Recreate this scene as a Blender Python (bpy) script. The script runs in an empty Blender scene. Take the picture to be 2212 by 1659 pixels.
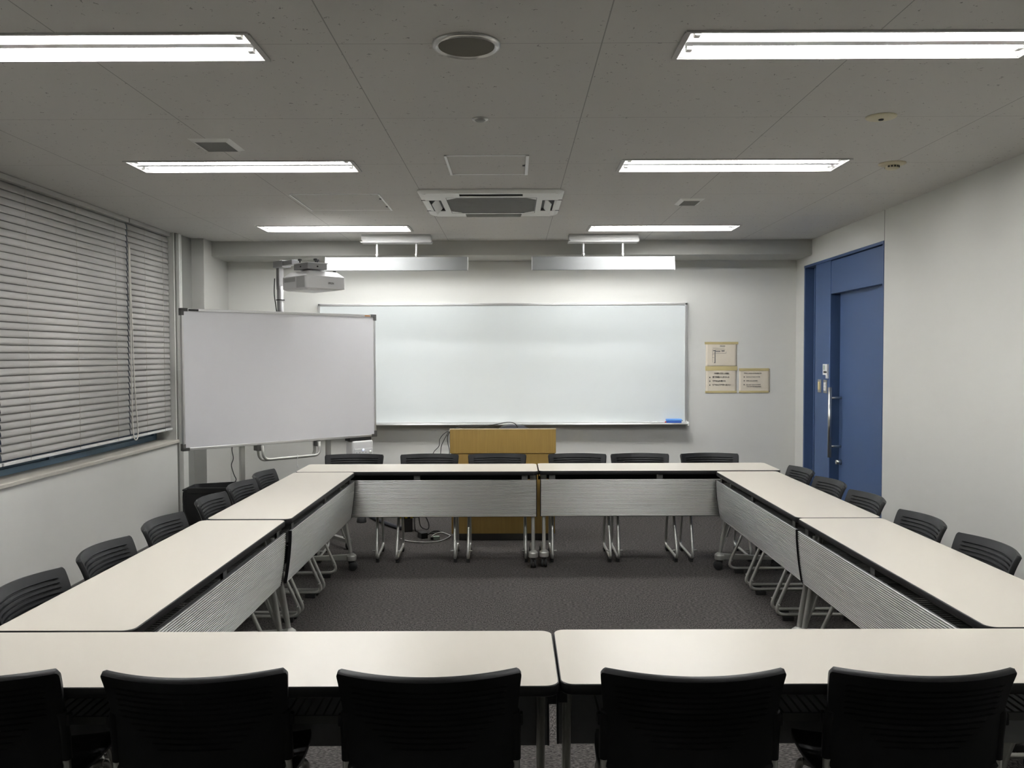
import bpy, bmesh, math, random
from math import pi, sin, cos, radians, sqrt
from mathutils import Vector, Matrix
random.seed(7)
S = bpy.context.scene
COL = S.collection
HC = 2.633           # ceiling height
ZC = 1.5781          # camera height

# ------------------------------------------------------------------ materials
def lin(r, g, b):
    f = lambda c: (c/255/12.92) if c/255 <= .04045 else ((c/255+.055)/1.055)**2.4
    return (f(r), f(g), f(b), 1)
def mat(name, col, rough=.6, metal=0., spec=.5, noise=0., nscale=40., bump=0., bscale=200., coat=0.):
    m = bpy.data.materials.new(name); m.use_nodes = True
    nt = m.node_tree; b = nt.nodes['Principled BSDF']
    b.inputs['Base Color'].default_value = col
    b.inputs['Roughness'].default_value = rough
    b.inputs['Metallic'].default_value = metal
    b.inputs['Specular IOR Level'].default_value = spec
    if coat: b.inputs['Coat Weight'].default_value = coat
    tc = nt.nodes.new('ShaderNodeTexCoord')
    if noise:
        n = nt.nodes.new('ShaderNodeTexNoise'); n.inputs['Scale'].default_value = nscale; n.inputs['Detail'].default_value = 4
        nt.links.new(tc.outputs['Object'], n.inputs['Vector'])
        mp = nt.nodes.new('ShaderNodeMapRange'); mp.inputs['To Min'].default_value = 1-noise; mp.inputs['To Max'].default_value = 1+noise
        nt.links.new(n.outputs['Fac'], mp.inputs['Value'])
        mx = nt.nodes.new('ShaderNodeVectorMath'); mx.operation = 'SCALE'; mx.inputs[0].default_value = col[:3]
        nt.links.new(mp.outputs['Result'], mx.inputs['Scale'])
        nt.links.new(mx.outputs['Vector'], b.inputs['Base Color'])
    if bump:
        n = nt.nodes.new('ShaderNodeTexNoise'); n.inputs['Scale'].default_value = bscale; n.inputs['Detail'].default_value = 3
        nt.links.new(tc.outputs['Object'], n.inputs['Vector'])
        bp = nt.nodes.new('ShaderNodeBump'); bp.inputs['Strength'].default_value = bump; bp.inputs['Distance'].default_value = .002
        nt.links.new(n.outputs['Fac'], bp.inputs['Height']); nt.links.new(bp.outputs['Normal'], b.inputs['Normal'])
    return m
def emis(name, col, s):
    m = bpy.data.materials.new(name); m.use_nodes = True
    b = m.node_tree.nodes['Principled BSDF']
    b.inputs['Base Color'].default_value = (.8, .8, .8, 1)
    b.inputs['Emission Color'].default_value = col; b.inputs['Emission Strength'].default_value = s
    return m
def math_node(nt, op, a, b=None):
    n = nt.nodes.new('ShaderNodeMath'); n.operation = op
    for i, v in enumerate((a, b)):
        if v is None: continue
        if isinstance(v, (int, float)): n.inputs[i].default_value = v
        else: nt.links.new(v, n.inputs[i])
    return n.outputs[0]
def mix_col(nt, fac, a, b):
    n = nt.nodes.new('ShaderNodeMix'); n.data_type = 'RGBA'
    if isinstance(fac, (int, float)): n.inputs['Factor'].default_value = fac
    else: nt.links.new(fac, n.inputs['Factor'])
    for k, v in (('A', a), ('B', b)):
        i = [x for x in n.inputs if x.name == k and x.type == 'RGBA'][0]
        if isinstance(v, tuple): i.default_value = v
        else: nt.links.new(v, i)
    return [x for x in n.outputs if x.type == 'RGBA'][0]

M = {}
M['wall'] = mat('wall_paint', (.62, .62, .585, 1), .85, noise=.03, nscale=1.6, bump=.25, bscale=350)
M['wall_panel'] = mat('window_wall_paint', (.68, .68, .645, 1), .8, noise=.05, nscale=2.5, bump=.1, bscale=250)
M['beam'] = mat('shaded_beam_paint', (.45, .45, .42, 1), .85, bump=.2, bscale=350)  # wall paint darkened: the shade on the beam is put into its colour
M['column'] = mat('shaded_column_paint', (.50, .50, .47, 1), .85, bump=.2, bscale=350)  # darker than the wall so the column's shaded front is in the colour
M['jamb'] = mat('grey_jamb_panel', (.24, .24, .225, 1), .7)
M['base'] = mat('baseboard_vinyl', (.17, .165, .155, 1), .6)
M['laminate'] = mat('cream_laminate', (.65, .61, .535, 1), .33, spec=.42, noise=.012, nscale=2.2)
M['edge'] = mat('black_edge', (.012, .012, .013, 1), .45)
M['blackplastic'] = mat('chair_black_plastic', (.0205, .021, .022, 1), .42, spec=.24, bump=.12, bscale=900)
M['black'] = mat('black_matte', (.012, .012, .012, 1), .6)
M['rubber'] = mat('black_rubber', (.01, .01, .01, 1), .7)
M['chrome'] = mat('satin_steel', (.55, .55, .53, 1), .28, metal=1)
M['silver'] = mat('silver_paint', (.42, .42, .39, 1), .38, metal=.6)
M['tube'] = mat('silver_tube_paint', (.50, .50, .47, 1), .34, metal=.7)
M['alu'] = mat('ribbed_aluminium', (.57, .565, .545, 1), .34, metal=.92)
M['alu_back'] = mat('panel_back_grey', (.20, .20, .205, 1), .5)
M['alu_frame'] = mat('aluminium_frame', (.66, .66, .65, 1), .3, metal=.85)
M['whiteboard'] = mat('whiteboard_enamel', (.67, .71, .705, 1), .30, spec=.45)
M['screen'] = mat('mobile_board_surface', (.68, .68, .70, 1), .42, spec=.4)
M['white'] = mat('white_plastic', (.72, .72, .71, 1), .4)
M['offwhite'] = mat('offwhite_plastic', (.72, .72, .69, 1), .45)
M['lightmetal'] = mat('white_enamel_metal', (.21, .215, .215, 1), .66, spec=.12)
M['trough'] = mat('fixture_white', (.82, .82, .81, 1), .35)
M['grey'] = mat('grey_plastic', (.24, .24, .23, 1), .5)
M['darkgrey'] = mat('dark_grey_plastic', (.085, .085, .08, 1), .55)
M['proj'] = mat('projector_light_grey', (.64, .64, .64, 1), .45)
M['proj_side'] = mat('projector_vent_grey', (.42, .42, .42, 1), .5)
M['steel_dark'] = mat('mount_grey_paint', (.30, .30, .30, 1), .45, metal=.3)
M['blue'] = mat('door_blue_paint', (.044, .087, .200, 1), .5, noise=.02, nscale=3)
M['blueframe'] = mat('door_frame_blue', (.047, .088, .200, 1), .5)
M['slit'] = mat('dark_blue_glass', (.012, .022, .035, 1), .2)
M['winblue'] = mat('window_frame_blue', (.15, .235, .32, 1), .5)
M['sill'] = mat('sill_stone', (.50, .475, .42, 1), .5, noise=.06, nscale=14)
M['blind'] = mat('blind_slat_grey', (.44, .43, .41, 1), .6)
M['cord'] = mat('cream_cord', (.58, .55, .48, 1), .7)
M['pullcord'] = mat('pale_pull_cord', (.68, .66, .60, 1), .6)
M['cream'] = mat('cream_detector_plastic', (.56, .51, .36, 1), .5)
M['grille'] = mat('intake_grey', (.30, .30, .29, 1), .6)
M['canopy'] = mat('canopy_grey_white', (.44, .44, .43, 1), .5)
M['flange'] = mat('fixture_flange_grey', (.46, .45, .43, 1), .6)
M['spkgrille'] = mat('speaker_grille_cloth', (.135, .125, .095, 1), .8, bump=.3, bscale=1500)
M['eraser'] = mat('eraser_blue', (.03, .10, .42, 1), .5)
M['eraser_top'] = mat('eraser_light_blue', (.11, .30, .72, 1), .45)
M['red'] = mat('marker_red', (.5, .06, .06, 1), .4)
M['paper'] = mat('notice_paper', (.66, .60, .49, 1), .5, noise=.04, nscale=9, spec=.6)
M['tape'] = mat('yellowed_tape', (.52, .44, .22, 1), .35, noise=.06, nscale=30)
M['ink'] = mat('notice_ink', (.02, .02, .02, 1), .7)
M['inkgrey'] = mat('plan_ink_grey', (.13, .13, .13, 1), .7)
M['yellow'] = mat('hazard_yellow', (.75, .55, .04, 1), .5)
M['greenplug'] = mat('pale_green_plug', (.36, .44, .37, 1), .5)
M['whitecable'] = mat('white_cable', (.45, .44, .41, 1), .6)
M['bag'] = mat('black_nylon', (.008, .008, .009, 1), .65, bump=.5, bscale=300)
M['bluebag'] = mat('dark_blue_grey_nylon', (.03, .032, .042, 1), .6, bump=.5, bscale=200)
M['orange'] = mat('orange_label', (.45, .20, .06, 1), .5)
M['led'] = emis('blue_led', (.25, .45, 1, 1), 3)
TUBE_E = 17.0
M['lamp'] = emis('fluorescent_tube', (.985, .985, .985, 1), TUBE_E*.81)
M['lamp_near'] = emis('fluorescent_tube_near_row', (.985, .985, .985, 1), TUBE_E*1.18)  # same tubes as the middle row, strength raised for the near end
M['lamp_far'] = emis('fluorescent_tube_far_row', (.985, .985, .985, 1), TUBE_E*1.12)  # same tubes again, made stronger to brighten the front of the room
M['lamp_board'] = emis('board_light_tube', (.985, .985, .985, 1), TUBE_E*1.25)
g = bpy.data.materials.new('window_glass'); g.use_nodes = True
b = g.node_tree.nodes['Principled BSDF']; b.inputs['Transmission Weight'].default_value = 1; b.inputs['Roughness'].default_value = .02; b.inputs['IOR'].default_value = 1.45
M['glass'] = g

def wood_mat():
    m = bpy.data.materials.new('beech_wood'); m.use_nodes = True; nt = m.node_tree; b = nt.nodes['Principled BSDF']
    tc = nt.nodes.new('ShaderNodeTexCoord'); mp = nt.nodes.new('ShaderNodeMapping'); mp.inputs['Scale'].default_value = (60, 60, 3.5)
    n = nt.nodes.new('ShaderNodeTexNoise'); n.inputs['Scale'].default_value = 1; n.inputs['Detail'].default_value = 6; n.inputs['Distortion'].default_value = .4
    nt.links.new(tc.outputs['Object'], mp.inputs['Vector']); nt.links.new(mp.outputs['Vector'], n.inputs['Vector'])
    c = mix_col(nt, n.outputs['Fac'], (.40, .255, .066, 1), (.56, .37, .11, 1))
    nt.links.new(c, b.inputs['Base Color']); b.inputs['Roughness'].default_value = .42
    return m
M['wood'] = wood_mat()
M['wood_edge'] = mat('pale_wood_edge', (.62, .50, .30, 1), .45)

def carpet_mat():
    m = bpy.data.materials.new('carpet_tiles'); m.use_nodes = True; nt = m.node_tree; b = nt.nodes['Principled BSDF']
    tc = nt.nodes.new('ShaderNodeTexCoord'); sp = nt.nodes.new('ShaderNodeSeparateXYZ'); nt.links.new(tc.outputs['Object'], sp.inputs[0])
    x, y = sp.outputs[0], sp.outputs[1]
    fx = math_node(nt, 'FLOOR', math_node(nt, 'DIVIDE', x, .5)); fy = math_node(nt, 'FLOOR', math_node(nt, 'DIVIDE', y, .5))
    par = math_node(nt, 'PINGPONG', math_node(nt, 'ADD', fx, fy), 1)
    def loops(sx, sy):
        mp = nt.nodes.new('ShaderNodeMapping'); mp.inputs['Scale'].default_value = (sx, sy, 1); nt.links.new(tc.outputs['Object'], mp.inputs['Vector'])
        n = nt.nodes.new('ShaderNodeTexNoise'); n.inputs['Scale'].default_value = 1; n.inputs['Detail'].default_value = 3; n.inputs['Roughness'].default_value = .6
        nt.links.new(mp.outputs['Vector'], n.inputs['Vector']); return n.outputs['Fac']
    mixn = nt.nodes.new('ShaderNodeMix'); mixn.data_type = 'FLOAT'
    nt.links.new(par, mixn.inputs[0]); nt.links.new(loops(60, 165), mixn.inputs[2]); nt.links.new(loops(165, 60), mixn.inputs[3])
    f = mixn.outputs[0]
    r = nt.nodes.new('ShaderNodeValToRGB'); r.color_ramp.elements[0].position = .40; r.color_ramp.elements[0].color = (.022, .0205, .019, 1)
    r.color_ramp.elements[1].position = .64; r.color_ramp.elements[1].color = (.135, .123, .117, 1)
    nt.links.new(f, r.inputs[0])
    big = nt.nodes.new('ShaderNodeTexNoise'); big.inputs['Scale'].default_value = 1.2; nt.links.new(tc.outputs['Object'], big.inputs['Vector'])
    c = mix_col(nt, math_node(nt, 'MULTIPLY', big.outputs['Fac'], .35), r.outputs['Color'], (.062, .058, .054, 1))
    # a worn yellowish stain on the carpet in front of the near tables
    dx = math_node(nt, 'SUBTRACT', x, .14); dy = math_node(nt, 'MULTIPLY', math_node(nt, 'SUBTRACT', y, 4.52), .42)
    d = math_node(nt, 'SQRT', math_node(nt, 'ADD', math_node(nt, 'MULTIPLY', dx, dx), math_node(nt, 'MULTIPLY', dy, dy)))
    st = nt.nodes.new('ShaderNodeMapRange'); st.inputs[1].default_value = .045; st.inputs[2].default_value = .085; st.inputs[3].default_value = .55; st.inputs[4].default_value = 0
    nt.links.new(d, st.inputs[0])
    c = mix_col(nt, st.outputs[0], c, (.088, .080, .050, 1))
    nt.links.new(c, b.inputs['Base Color']); b.inputs['Roughness'].default_value = .95; b.inputs['Specular IOR Level'].default_value = .1
    bp = nt.nodes.new('ShaderNodeBump'); bp.inputs['Strength'].default_value = .6; bp.inputs['Distance'].default_value = .004
    nt.links.new(f, bp.inputs['Height']); nt.links.new(bp.outputs['Normal'], b.inputs['Normal'])
    return m
M['carpet'] = carpet_mat()

def ceiling_mat():
    m = bpy.data.materials.new('ceiling_boards'); m.use_nodes = True; nt = m.node_tree; b = nt.nodes['Principled BSDF']
    tc = nt.nodes.new('ShaderNodeTexCoord'); sp = nt.nodes.new('ShaderNodeSeparateXYZ'); nt.links.new(tc.outputs['Object'], sp.inputs[0])
    def seam(v, off, pitch, w):
        q = math_node(nt, 'PINGPONG', math_node(nt, 'SUBTRACT', v, off), pitch/2)
        return math_node(nt, 'LESS_THAN', q, w)
    s = math_node(nt, 'MAXIMUM', seam(sp.outputs[0], -.594, .897, .0022), seam(sp.outputs[1], 2.929, .908, .0016))
    vo = nt.nodes.new('ShaderNodeTexVoronoi'); vo.inputs['Scale'].default_value = 52
    nz = nt.nodes.new('ShaderNodeTexNoise'); nz.inputs['Scale'].default_value = 60
    nt.links.new(tc.outputs['Object'], nz.inputs['Vector'])
    vadd = nt.nodes.new('ShaderNodeVectorMath'); vadd.operation = 'MULTIPLY_ADD'; vadd.inputs[1].default_value = (.05, .05, 0)
    nt.links.new(nz.outputs['Color'], vadd.inputs[0]); nt.links.new(tc.outputs['Object'], vadd.inputs[2])
    nt.links.new(vadd.outputs[0], vo.inputs['Vector'])
    sc = nt.nodes.new('ShaderNodeSeparateColor'); nt.links.new(vo.outputs['Color'], sc.inputs[0])
    thr = math_node(nt, 'MULTIPLY', math_node(nt, 'GREATER_THAN', sc.outputs[0], .22), math_node(nt, 'MULTIPLY', sc.outputs[1], .20))
    speck = math_node(nt, 'LESS_THAN', vo.outputs['Distance'], thr)
    big = nt.nodes.new('ShaderNodeTexNoise'); big.inputs['Scale'].default_value = 1.1; nt.links.new(tc.outputs['Object'], big.inputs['Vector'])
    c = mix_col(nt, math_node(nt, 'MULTIPLY', big.outputs['Fac'], .5), (.56, .545, .52, 1), (.53, .525, .50, 1))
    c = mix_col(nt, math_node(nt, 'MULTIPLY', speck, .68), c, (.10, .095, .09, 1))
    c = mix_col(nt, math_node(nt, 'MULTIPLY', s, .5), c, (.09, .088, .085, 1))
    nt.links.new(c, b.inputs['Base Color']); b.inputs['Roughness'].default_value = .92; b.inputs['Specular IOR Level'].default_value = .15
    bp = nt.nodes.new('ShaderNodeBump'); bp.invert = True; bp.inputs['Strength'].default_value = .4; bp.inputs['Distance'].default_value = .003
    nt.links.new(speck, bp.inputs['Height']); nt.links.new(bp.outputs['Normal'], b.inputs['Normal'])
    return m
M['ceiling'] = ceiling_mat()

# ------------------------------------------------------------------ mesh builder
class MB:
    def __init__(s): s.bm = bmesh.new()
    def _m(s, verts, mx):
        if mx is not None: bmesh.ops.transform(s.bm, matrix=mx, verts=verts)
    def box(s, c, d, bev=0., seg=2, mx=None, mi=0):
        r = bmesh.ops.create_cube(s.bm, size=1); v = r['verts']
        bmesh.ops.transform(s.bm, matrix=Matrix.Translation(c) @ Matrix.Diagonal((d[0], d[1], d[2], 1)), verts=v)
        fs = list({f for x in v for f in x.link_faces})
        for f in fs: f.material_index = mi
        if bev:
            es = list({e for x in v for e in x.link_edges})
            rb = bmesh.ops.bevel(s.bm, geom=es, offset=bev, segments=seg, profile=.6, affect='EDGES')
            v = list({x for f in rb['faces'] for x in f.verts} | {x for x in v if x.is_valid})
            for f in rb['faces']: f.material_index = mi
        s._m(v, mx); return s
    def span(s, x0, x1, y0, y1, z0, z1, **k):
        return s.box(((x0+x1)/2, (y0+y1)/2, (z0+z1)/2), (abs(x1-x0), abs(y1-y0), abs(z1-z0)), **k)
    def poly(s, pts, n, mi=0, mx=None):
        # closed prism: list of 3d points, extruded by vector n
        a = [s.bm.verts.new(p) for p in pts]; bq = [s.bm.verts.new(Vector(p)+Vector(n)) for p in pts]
        k = len(a); fs = [s.bm.faces.new(a), s.bm.faces.new(bq[::-1])]
        for i in range(k): fs.append(s.bm.faces.new((a[i], bq[i], bq[(i+1) % k], a[(i+1) % k])))
        for f in fs: f.material_index = mi
        s._m(a+bq, mx); return s
    def frustum(s, c, a, b_, z0, z1, mx=None, mi=0):
        # a=(w,d) at z0, b_=(w,d) at z1
        lo = [s.bm.verts.new((c[0]+sx*a[0]/2, c[1]+sy*a[1]/2, z0)) for sx, sy in ((-1,-1),(1,-1),(1,1),(-1,1))]
        hi = [s.bm.verts.new((c[0]+sx*b_[0]/2, c[1]+sy*b_[1]/2, z1)) for sx, sy in ((-1,-1),(1,-1),(1,1),(-1,1))]
        fs = [s.bm.faces.new(lo[::-1]), s.bm.faces.new(hi)]
        for i in range(4): fs.append(s.bm.faces.new((lo[i], lo[(i+1) % 4], hi[(i+1) % 4], hi[i])))
        for f in fs: f.material_index = mi
        s._m(lo+hi, mx); return s
    def tube(s, pts, r, seg=10, closed=False, mi=0, cap=True, sy=1.):
        pts = [Vector(p) for p in pts]; n = len(pts); rings = []
        up = Vector((0, 0, 1)); prev = None
        for i, p in enumerate(pts):
            if closed: t = (pts[(i+1) % n]-pts[i-1])
            else: t = pts[min(i+1, n-1)]-pts[max(i-1, 0)]
            if t.length < 1e-9: t = Vector((0, 0, 1))
            t.normalize()
            if prev is None:
                a = t.cross(up)
                if a.length < .1: a = t.cross(Vector((1, 0, 0)))
                a.normalize()
            else:
                a = prev - t*prev.dot(t)
                if a.length < 1e-6: a = t.cross(Vector((1, 0, 0)))
                a.normalize()
            prev = a; c = t.cross(a)
            rr = r[i] if isinstance(r, (list, tuple)) else r
            rings.append([s.bm.verts.new(p + a*rr*cos(2*pi*k/seg) + c*rr*sy*sin(2*pi*k/seg)) for k in range(seg)])
        m = n if closed else n-1
        for i in range(m):
            A, B = rings[i], rings[(i+1) % n]
            for k in range(seg):
                f = s.bm.faces.new((A[k], A[(k+1) % seg], B[(k+1) % seg], B[k])); f.material_index = mi; f.smooth = True
        if cap and not closed:
            s.bm.faces.new(rings[0][::-1]).material_index = mi; s.bm.faces.new(rings[-1]).material_index = mi
        return s
    def lathe(s, prof, c=(0, 0, 0), seg=32, mx=None, mi=0, smooth=True):
        # prof list of (radius, z)
        rings = []; allv = []
        for r, z in prof:
            if r < 1e-6: ring = [s.bm.verts.new((c[0], c[1], c[2]+z))]
            else: ring = [s.bm.verts.new((c[0]+r*cos(2*pi*k/seg), c[1]+r*sin(2*pi*k/seg), c[2]+z)) for k in range(seg)]
            rings.append(ring); allv += ring
        for A, B in zip(rings, rings[1:]):
            for k in range(seg):
                q = [A[k % len(A)], A[(k+1) % len(A)], B[(k+1) % len(B)], B[k % len(B)]]
                q = [x for i, x in enumerate(q) if x not in q[:i]]
                if len(q) > 2:
                    f = s.bm.faces.new(q); f.material_index = mi; f.smooth = smooth
        for R in (rings[0], rings[-1]):
            if len(R) > 2: s.bm.faces.new(R).material_index = mi
        s._m(allv, mx); return s
    def build(s, name, m, parent=None, loc=None, rot=None, smooth=None):
        bmesh.ops.recalc_face_normals(s.bm, faces=s.bm.faces)
        me = bpy.data.meshes.new(name); s.bm.to_mesh(me); s.bm.free()
        for x in (m if isinstance(m, (list, tuple)) else [m]): me.materials.append(M[x])
        if smooth:
            me.polygons.foreach_set('use_smooth', [True]*len(me.polygons))
            try: me.set_sharp_from_angle(angle=radians(smooth))
            except Exception: pass
        o = bpy.data.objects.new(name, me); COL.objects.link(o)
        if parent: o.parent = parent
        if loc: o.location = loc
        if rot: o.rotation_euler = rot
        return o
def rounded(x0, x1, y0, y1, r, seg=6):
    out = []
    for cx, cy, a in ((x1-r, y1-r, 0), (x0+r, y1-r, 90), (x0+r, y0+r, 180), (x1-r, y0+r, 270)):
        for k in range(seg+1):
            t = radians(a+90*k/seg); out.append((cx+r*cos(t), cy+r*sin(t)))
    return out
def bez(p0, p1, p2, n=8):
    p0, p1, p2 = Vector(p0), Vector(p1), Vector(p2)
    return [p0*(1-t)**2+p1*2*t*(1-t)+p2*t*t for t in [i/n for i in range(n+1)]]
def fillet(pts, r, n=5):
    pts = [Vector(p) for p in pts]; out = [pts[0]]
    for i in range(1, len(pts)-1):
        a, b_, c = pts[i-1], pts[i], pts[i+1]
        rr = min(r, (a-b_).length*.49, (c-b_).length*.49)
        out += bez(b_+(a-b_).normalized()*rr, b_, b_+(c-b_).normalized()*rr, n)
    out.append(pts[-1]); return out
def smooth_path(pts, n=6):
    pts = [Vector(p) for p in pts]; out = []
    for i in range(len(pts)-1):
        p0 = pts[max(i-1, 0)]; p1 = pts[i]; p2 = pts[i+1]; p3 = pts[min(i+2, len(pts)-1)]
        for k in range(n):
            t = k/n
            out.append(.5*((2*p1)+(p2-p0)*t+(2*p0-5*p1+4*p2-p3)*t*t+(3*p1-p0-3*p2+p3)*t**3))
    out.append(pts[-1]); return out

def tag(o, label=None, cat=None, group=None, kind=None):
    if label: o['label'] = label
    if cat: o['category'] = cat
    if group: o['group'] = group
    if kind: o['kind'] = kind
    return o
def thing(name, label, cat, loc=(0, 0, 0), rz=0., group=None, kind=None):
    o = bpy.data.objects.new(name, None); COL.objects.link(o); o.empty_display_size = .1
    o.location = loc; o.rotation_euler = (0, 0, rz)
    return tag(o, label, cat, group, kind)
def dup(root, loc, rz, label, group=None):
    r = root.copy(); COL.objects.link(r); r.location = loc; r.rotation_euler = (0, 0, rz); r['label'] = label
    if group: r['group'] = group
    def kids(src, dst):
        for ch in list(src.children):
            c = ch.copy(); COL.objects.link(c); c.parent = dst; kids(ch, c)
    kids(root, r); return r
def text(body, size, name, m, parent, loc, rot, align='LEFT', width=None, bold=0.):
    cu = bpy.data.curves.new(name, 'FONT'); cu.body = body; cu.size = size; cu.align_x = align; cu.extrude = .0002; cu.offset = bold
    t = bpy.data.objects.new(name+'_src', cu); COL.objects.link(t)
    bpy.context.view_layer.update()
    me = bpy.data.meshes.new_from_object(t.evaluated_get(bpy.context.evaluated_depsgraph_get()))
    bpy.data.objects.remove(t); bpy.data.curves.remove(cu)
    if width and len(me.vertices):
        xs = [v.co.x for v in me.vertices]; w = max(xs)-min(xs); k = width/max(w, 1e-6)
        for v in me.vertices: v.co.x *= k
    me.materials.clear(); me.materials.append(M[m])
    o = bpy.data.objects.new(name, me); COL.objects.link(o); o.parent = parent; o.location = loc; o.rotation_euler = rot
    return o

# ------------------------------------------------------------------ room shell
YB, YF = -1.35, 8.35        # back and front walls
XL = -2.9
SK = math.atan(.0165)       # the right wall is a touch out of square
def rwx(y): return 2.62+.0165*y
LIGHTS = [(-1.485, 2.952, .245), (1.19, 2.952, .245), (-1.487, 4.79, .262), (1.215, 4.80, .285), (-1.468, 7.12, .30), (1.245, 7.145, .29)]
LL = 1.215
m = MB(); m.span(-3.3, 3.0, YB-.1, YF+.15, -.08, 0); m = m.build('floor', 'carpet'); tag(m, 'grey loop carpet floor of the meeting room', 'floor', kind='structure')

holes = [(x-LL/2, x+LL/2, y-w/2, y+w/2) for x, y, w in LIGHTS]
xs = sorted({-3.3, 3.0} | {h[0] for h in holes} | {h[1] for h in holes}); ys = sorted({YB-.1, YF+.15} | {h[2] for h in holes} | {h[3] for h in holes})
m = MB(); vv = {}
def gv(x, y):
    k = (round(x, 5), round(y, 5))
    if k not in vv: vv[k] = m.bm.verts.new((x, y, HC))
    return vv[k]
for i in range(len(xs)-1):
    for j in range(len(ys)-1):
        cx, cy = (xs[i]+xs[i+1])/2, (ys[j]+ys[j+1])/2
        if any(h[0] < cx < h[1] and h[2] < cy < h[3] for h in holes): continue
        m.bm.faces.new((gv(xs[i], ys[j]), gv(xs[i], ys[j+1]), gv(xs[i+1], ys[j+1]), gv(xs[i+1], ys[j])))
for f in m.bm.faces: f.normal_update()
r = bmesh.ops.extrude_face_region(m.bm, geom=list(m.bm.faces))
bmesh.ops.translate(m.bm, vec=(0, 0, .16), verts=[x for x in r['geom'] if isinstance(x, bmesh.types.BMVert)])
tag(m.build('ceiling', 'ceiling'), 'grey speckled acoustic board ceiling with recessed lamps', 'ceiling', kind='structure')

m = MB(); m.span(-3.3, 3.0, YF, YF+.12, 0, HC)
tag(m.build('wall_front', 'wall'), 'white front wall behind the long whiteboard', 'wall', kind='structure')
m = MB(); m.span(-3.3, 3.0, YB-.1, YB, 0, HC)
tag(m.build('wall_back', 'wall'), 'white back wall of the room', 'wall', kind='structure')
WY0, WY1, WZ0 = 3.18, 7.33, .862
m = MB()
m.span(XL-.3, XL, YB, YF, 0, WZ0-.03); m.span(XL-.3, XL, YB, WY0, WZ0-.03, HC); m.span(XL-.3, XL, WY1, YF, WZ0-.03, HC)
tag(m.build('wall_left', 'wall_panel'), 'grey window wall with a low stained panel under the sill', 'wall', kind='structure')
# right wall with an opening for the door frame, in its own skewed frame (local x = outward, y = along wall)
RW = Matrix.Translation((2.62, 0, 0)) @ Matrix.Rotation(-SK, 4, 'Z')
DY0, DY1, DZ1 = 6.30, 8.10, 2.41
m = MB()
m.span(0, .3, YB, DY0, 0, HC); m.span(0, .3, DY1, YF+.1, 0, HC); m.span(0, .3, DY0, DY1, DZ1, HC)
bmesh.ops.transform(m.bm, matrix=RW, verts=m.bm.verts)
tag(m.build('wall_right', 'wall'), 'plain white right wall beside the blue door', 'wall', kind='structure')
m = MB(); m.span(-.0012, .001, DY0-.004, DY0+.004, DZ1, HC); bmesh.ops.transform(m.bm, matrix=RW, verts=m.bm.verts)
tag(m.build('trim_1', 'grey'), 'thin vertical panel joint above the blue door frame', 'trim', kind='structure')
# beam and column
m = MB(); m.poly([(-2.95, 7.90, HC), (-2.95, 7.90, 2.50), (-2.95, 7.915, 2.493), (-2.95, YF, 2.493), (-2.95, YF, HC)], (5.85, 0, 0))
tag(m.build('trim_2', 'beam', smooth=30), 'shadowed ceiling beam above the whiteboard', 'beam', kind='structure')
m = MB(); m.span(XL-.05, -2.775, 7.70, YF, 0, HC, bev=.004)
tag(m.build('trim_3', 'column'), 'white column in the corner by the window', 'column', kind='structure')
m = MB(); m.span(XL, XL+.008, YB, 7.7, 0, .08); tag(m.build('baseboard_left', 'base'), 'grey vinyl baseboard under the windows', 'baseboard', kind='structure')
m = MB(); m.span(-2.775, 2.75, YF-.008, YF, 0, .08); tag(m.build('baseboard_front', 'base'), 'grey vinyl baseboard along the front wall', 'baseboard', kind='structure')
m = MB(); m.span(-.008, 0, YB, DY0-.01, 0, .08); bmesh.ops.transform(m.bm, matrix=RW, verts=m.bm.verts)
tag(m.build('baseboard_right', 'base'), 'grey vinyl baseboard along the right wall', 'baseboard', kind='structure')
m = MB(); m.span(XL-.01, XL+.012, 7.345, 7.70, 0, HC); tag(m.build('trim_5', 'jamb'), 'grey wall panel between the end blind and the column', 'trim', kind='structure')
# trunking by the window
t = thing('trim_4', 'white cable trunking running down beside the end blind', 'trim', (XL, 7.39, 0), kind='structure')
MB().span(0, .034, -.03, .03, 1.47, HC-.005, bev=.003).span(.034, .038, -.004, .004, 1.47, HC-.01).build('upper_duct', 'offwhite', t)
MB().span(0, .05, -.035, .075, .0, 1.468, bev=.004).build('lower_duct', 'wall_panel', t)

# window with blue frame, sill, glass
w = thing('window_1', 'blue-framed window mostly hidden by three closed blinds', 'window', (XL, (WY0+WY1)/2, 0), kind='structure')
hl = (WY1-WY0)/2
m = MB()
m.span(-.25, -.17, -hl, hl, WZ0-.0, .90); m.span(-.25, -.17, -hl, hl, 2.56, HC)
m.span(-.24, -.19, -hl, hl, .90, .935)
for yy in (-hl+.03, -1.25, .40, hl-.03): m.span(-.25, -.17, yy-.03, yy+.03, .9, 2.56)
m.build('window_frame', 'winblue', w)
m = MB()
for a, c in ((-hl+.06, -1.28), (-1.22, .37), (.43, hl-.06)): m.span(-.226, -.218, a, c, .935, 2.56)
m.build('window_pane', 'glass', w)
m = MB(); m.poly([(-.25, -hl, WZ0-.03), (-.25, -hl, WZ0), (.0, -hl, WZ0), (.014, -hl, WZ0-.002), (.018, -hl, WZ0-.008), (.018, -hl, WZ0-.028), (.0, -hl, WZ0-.03)], (0, 2*hl+.03, 0))
m.build('window_sill', 'sill', w)

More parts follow.
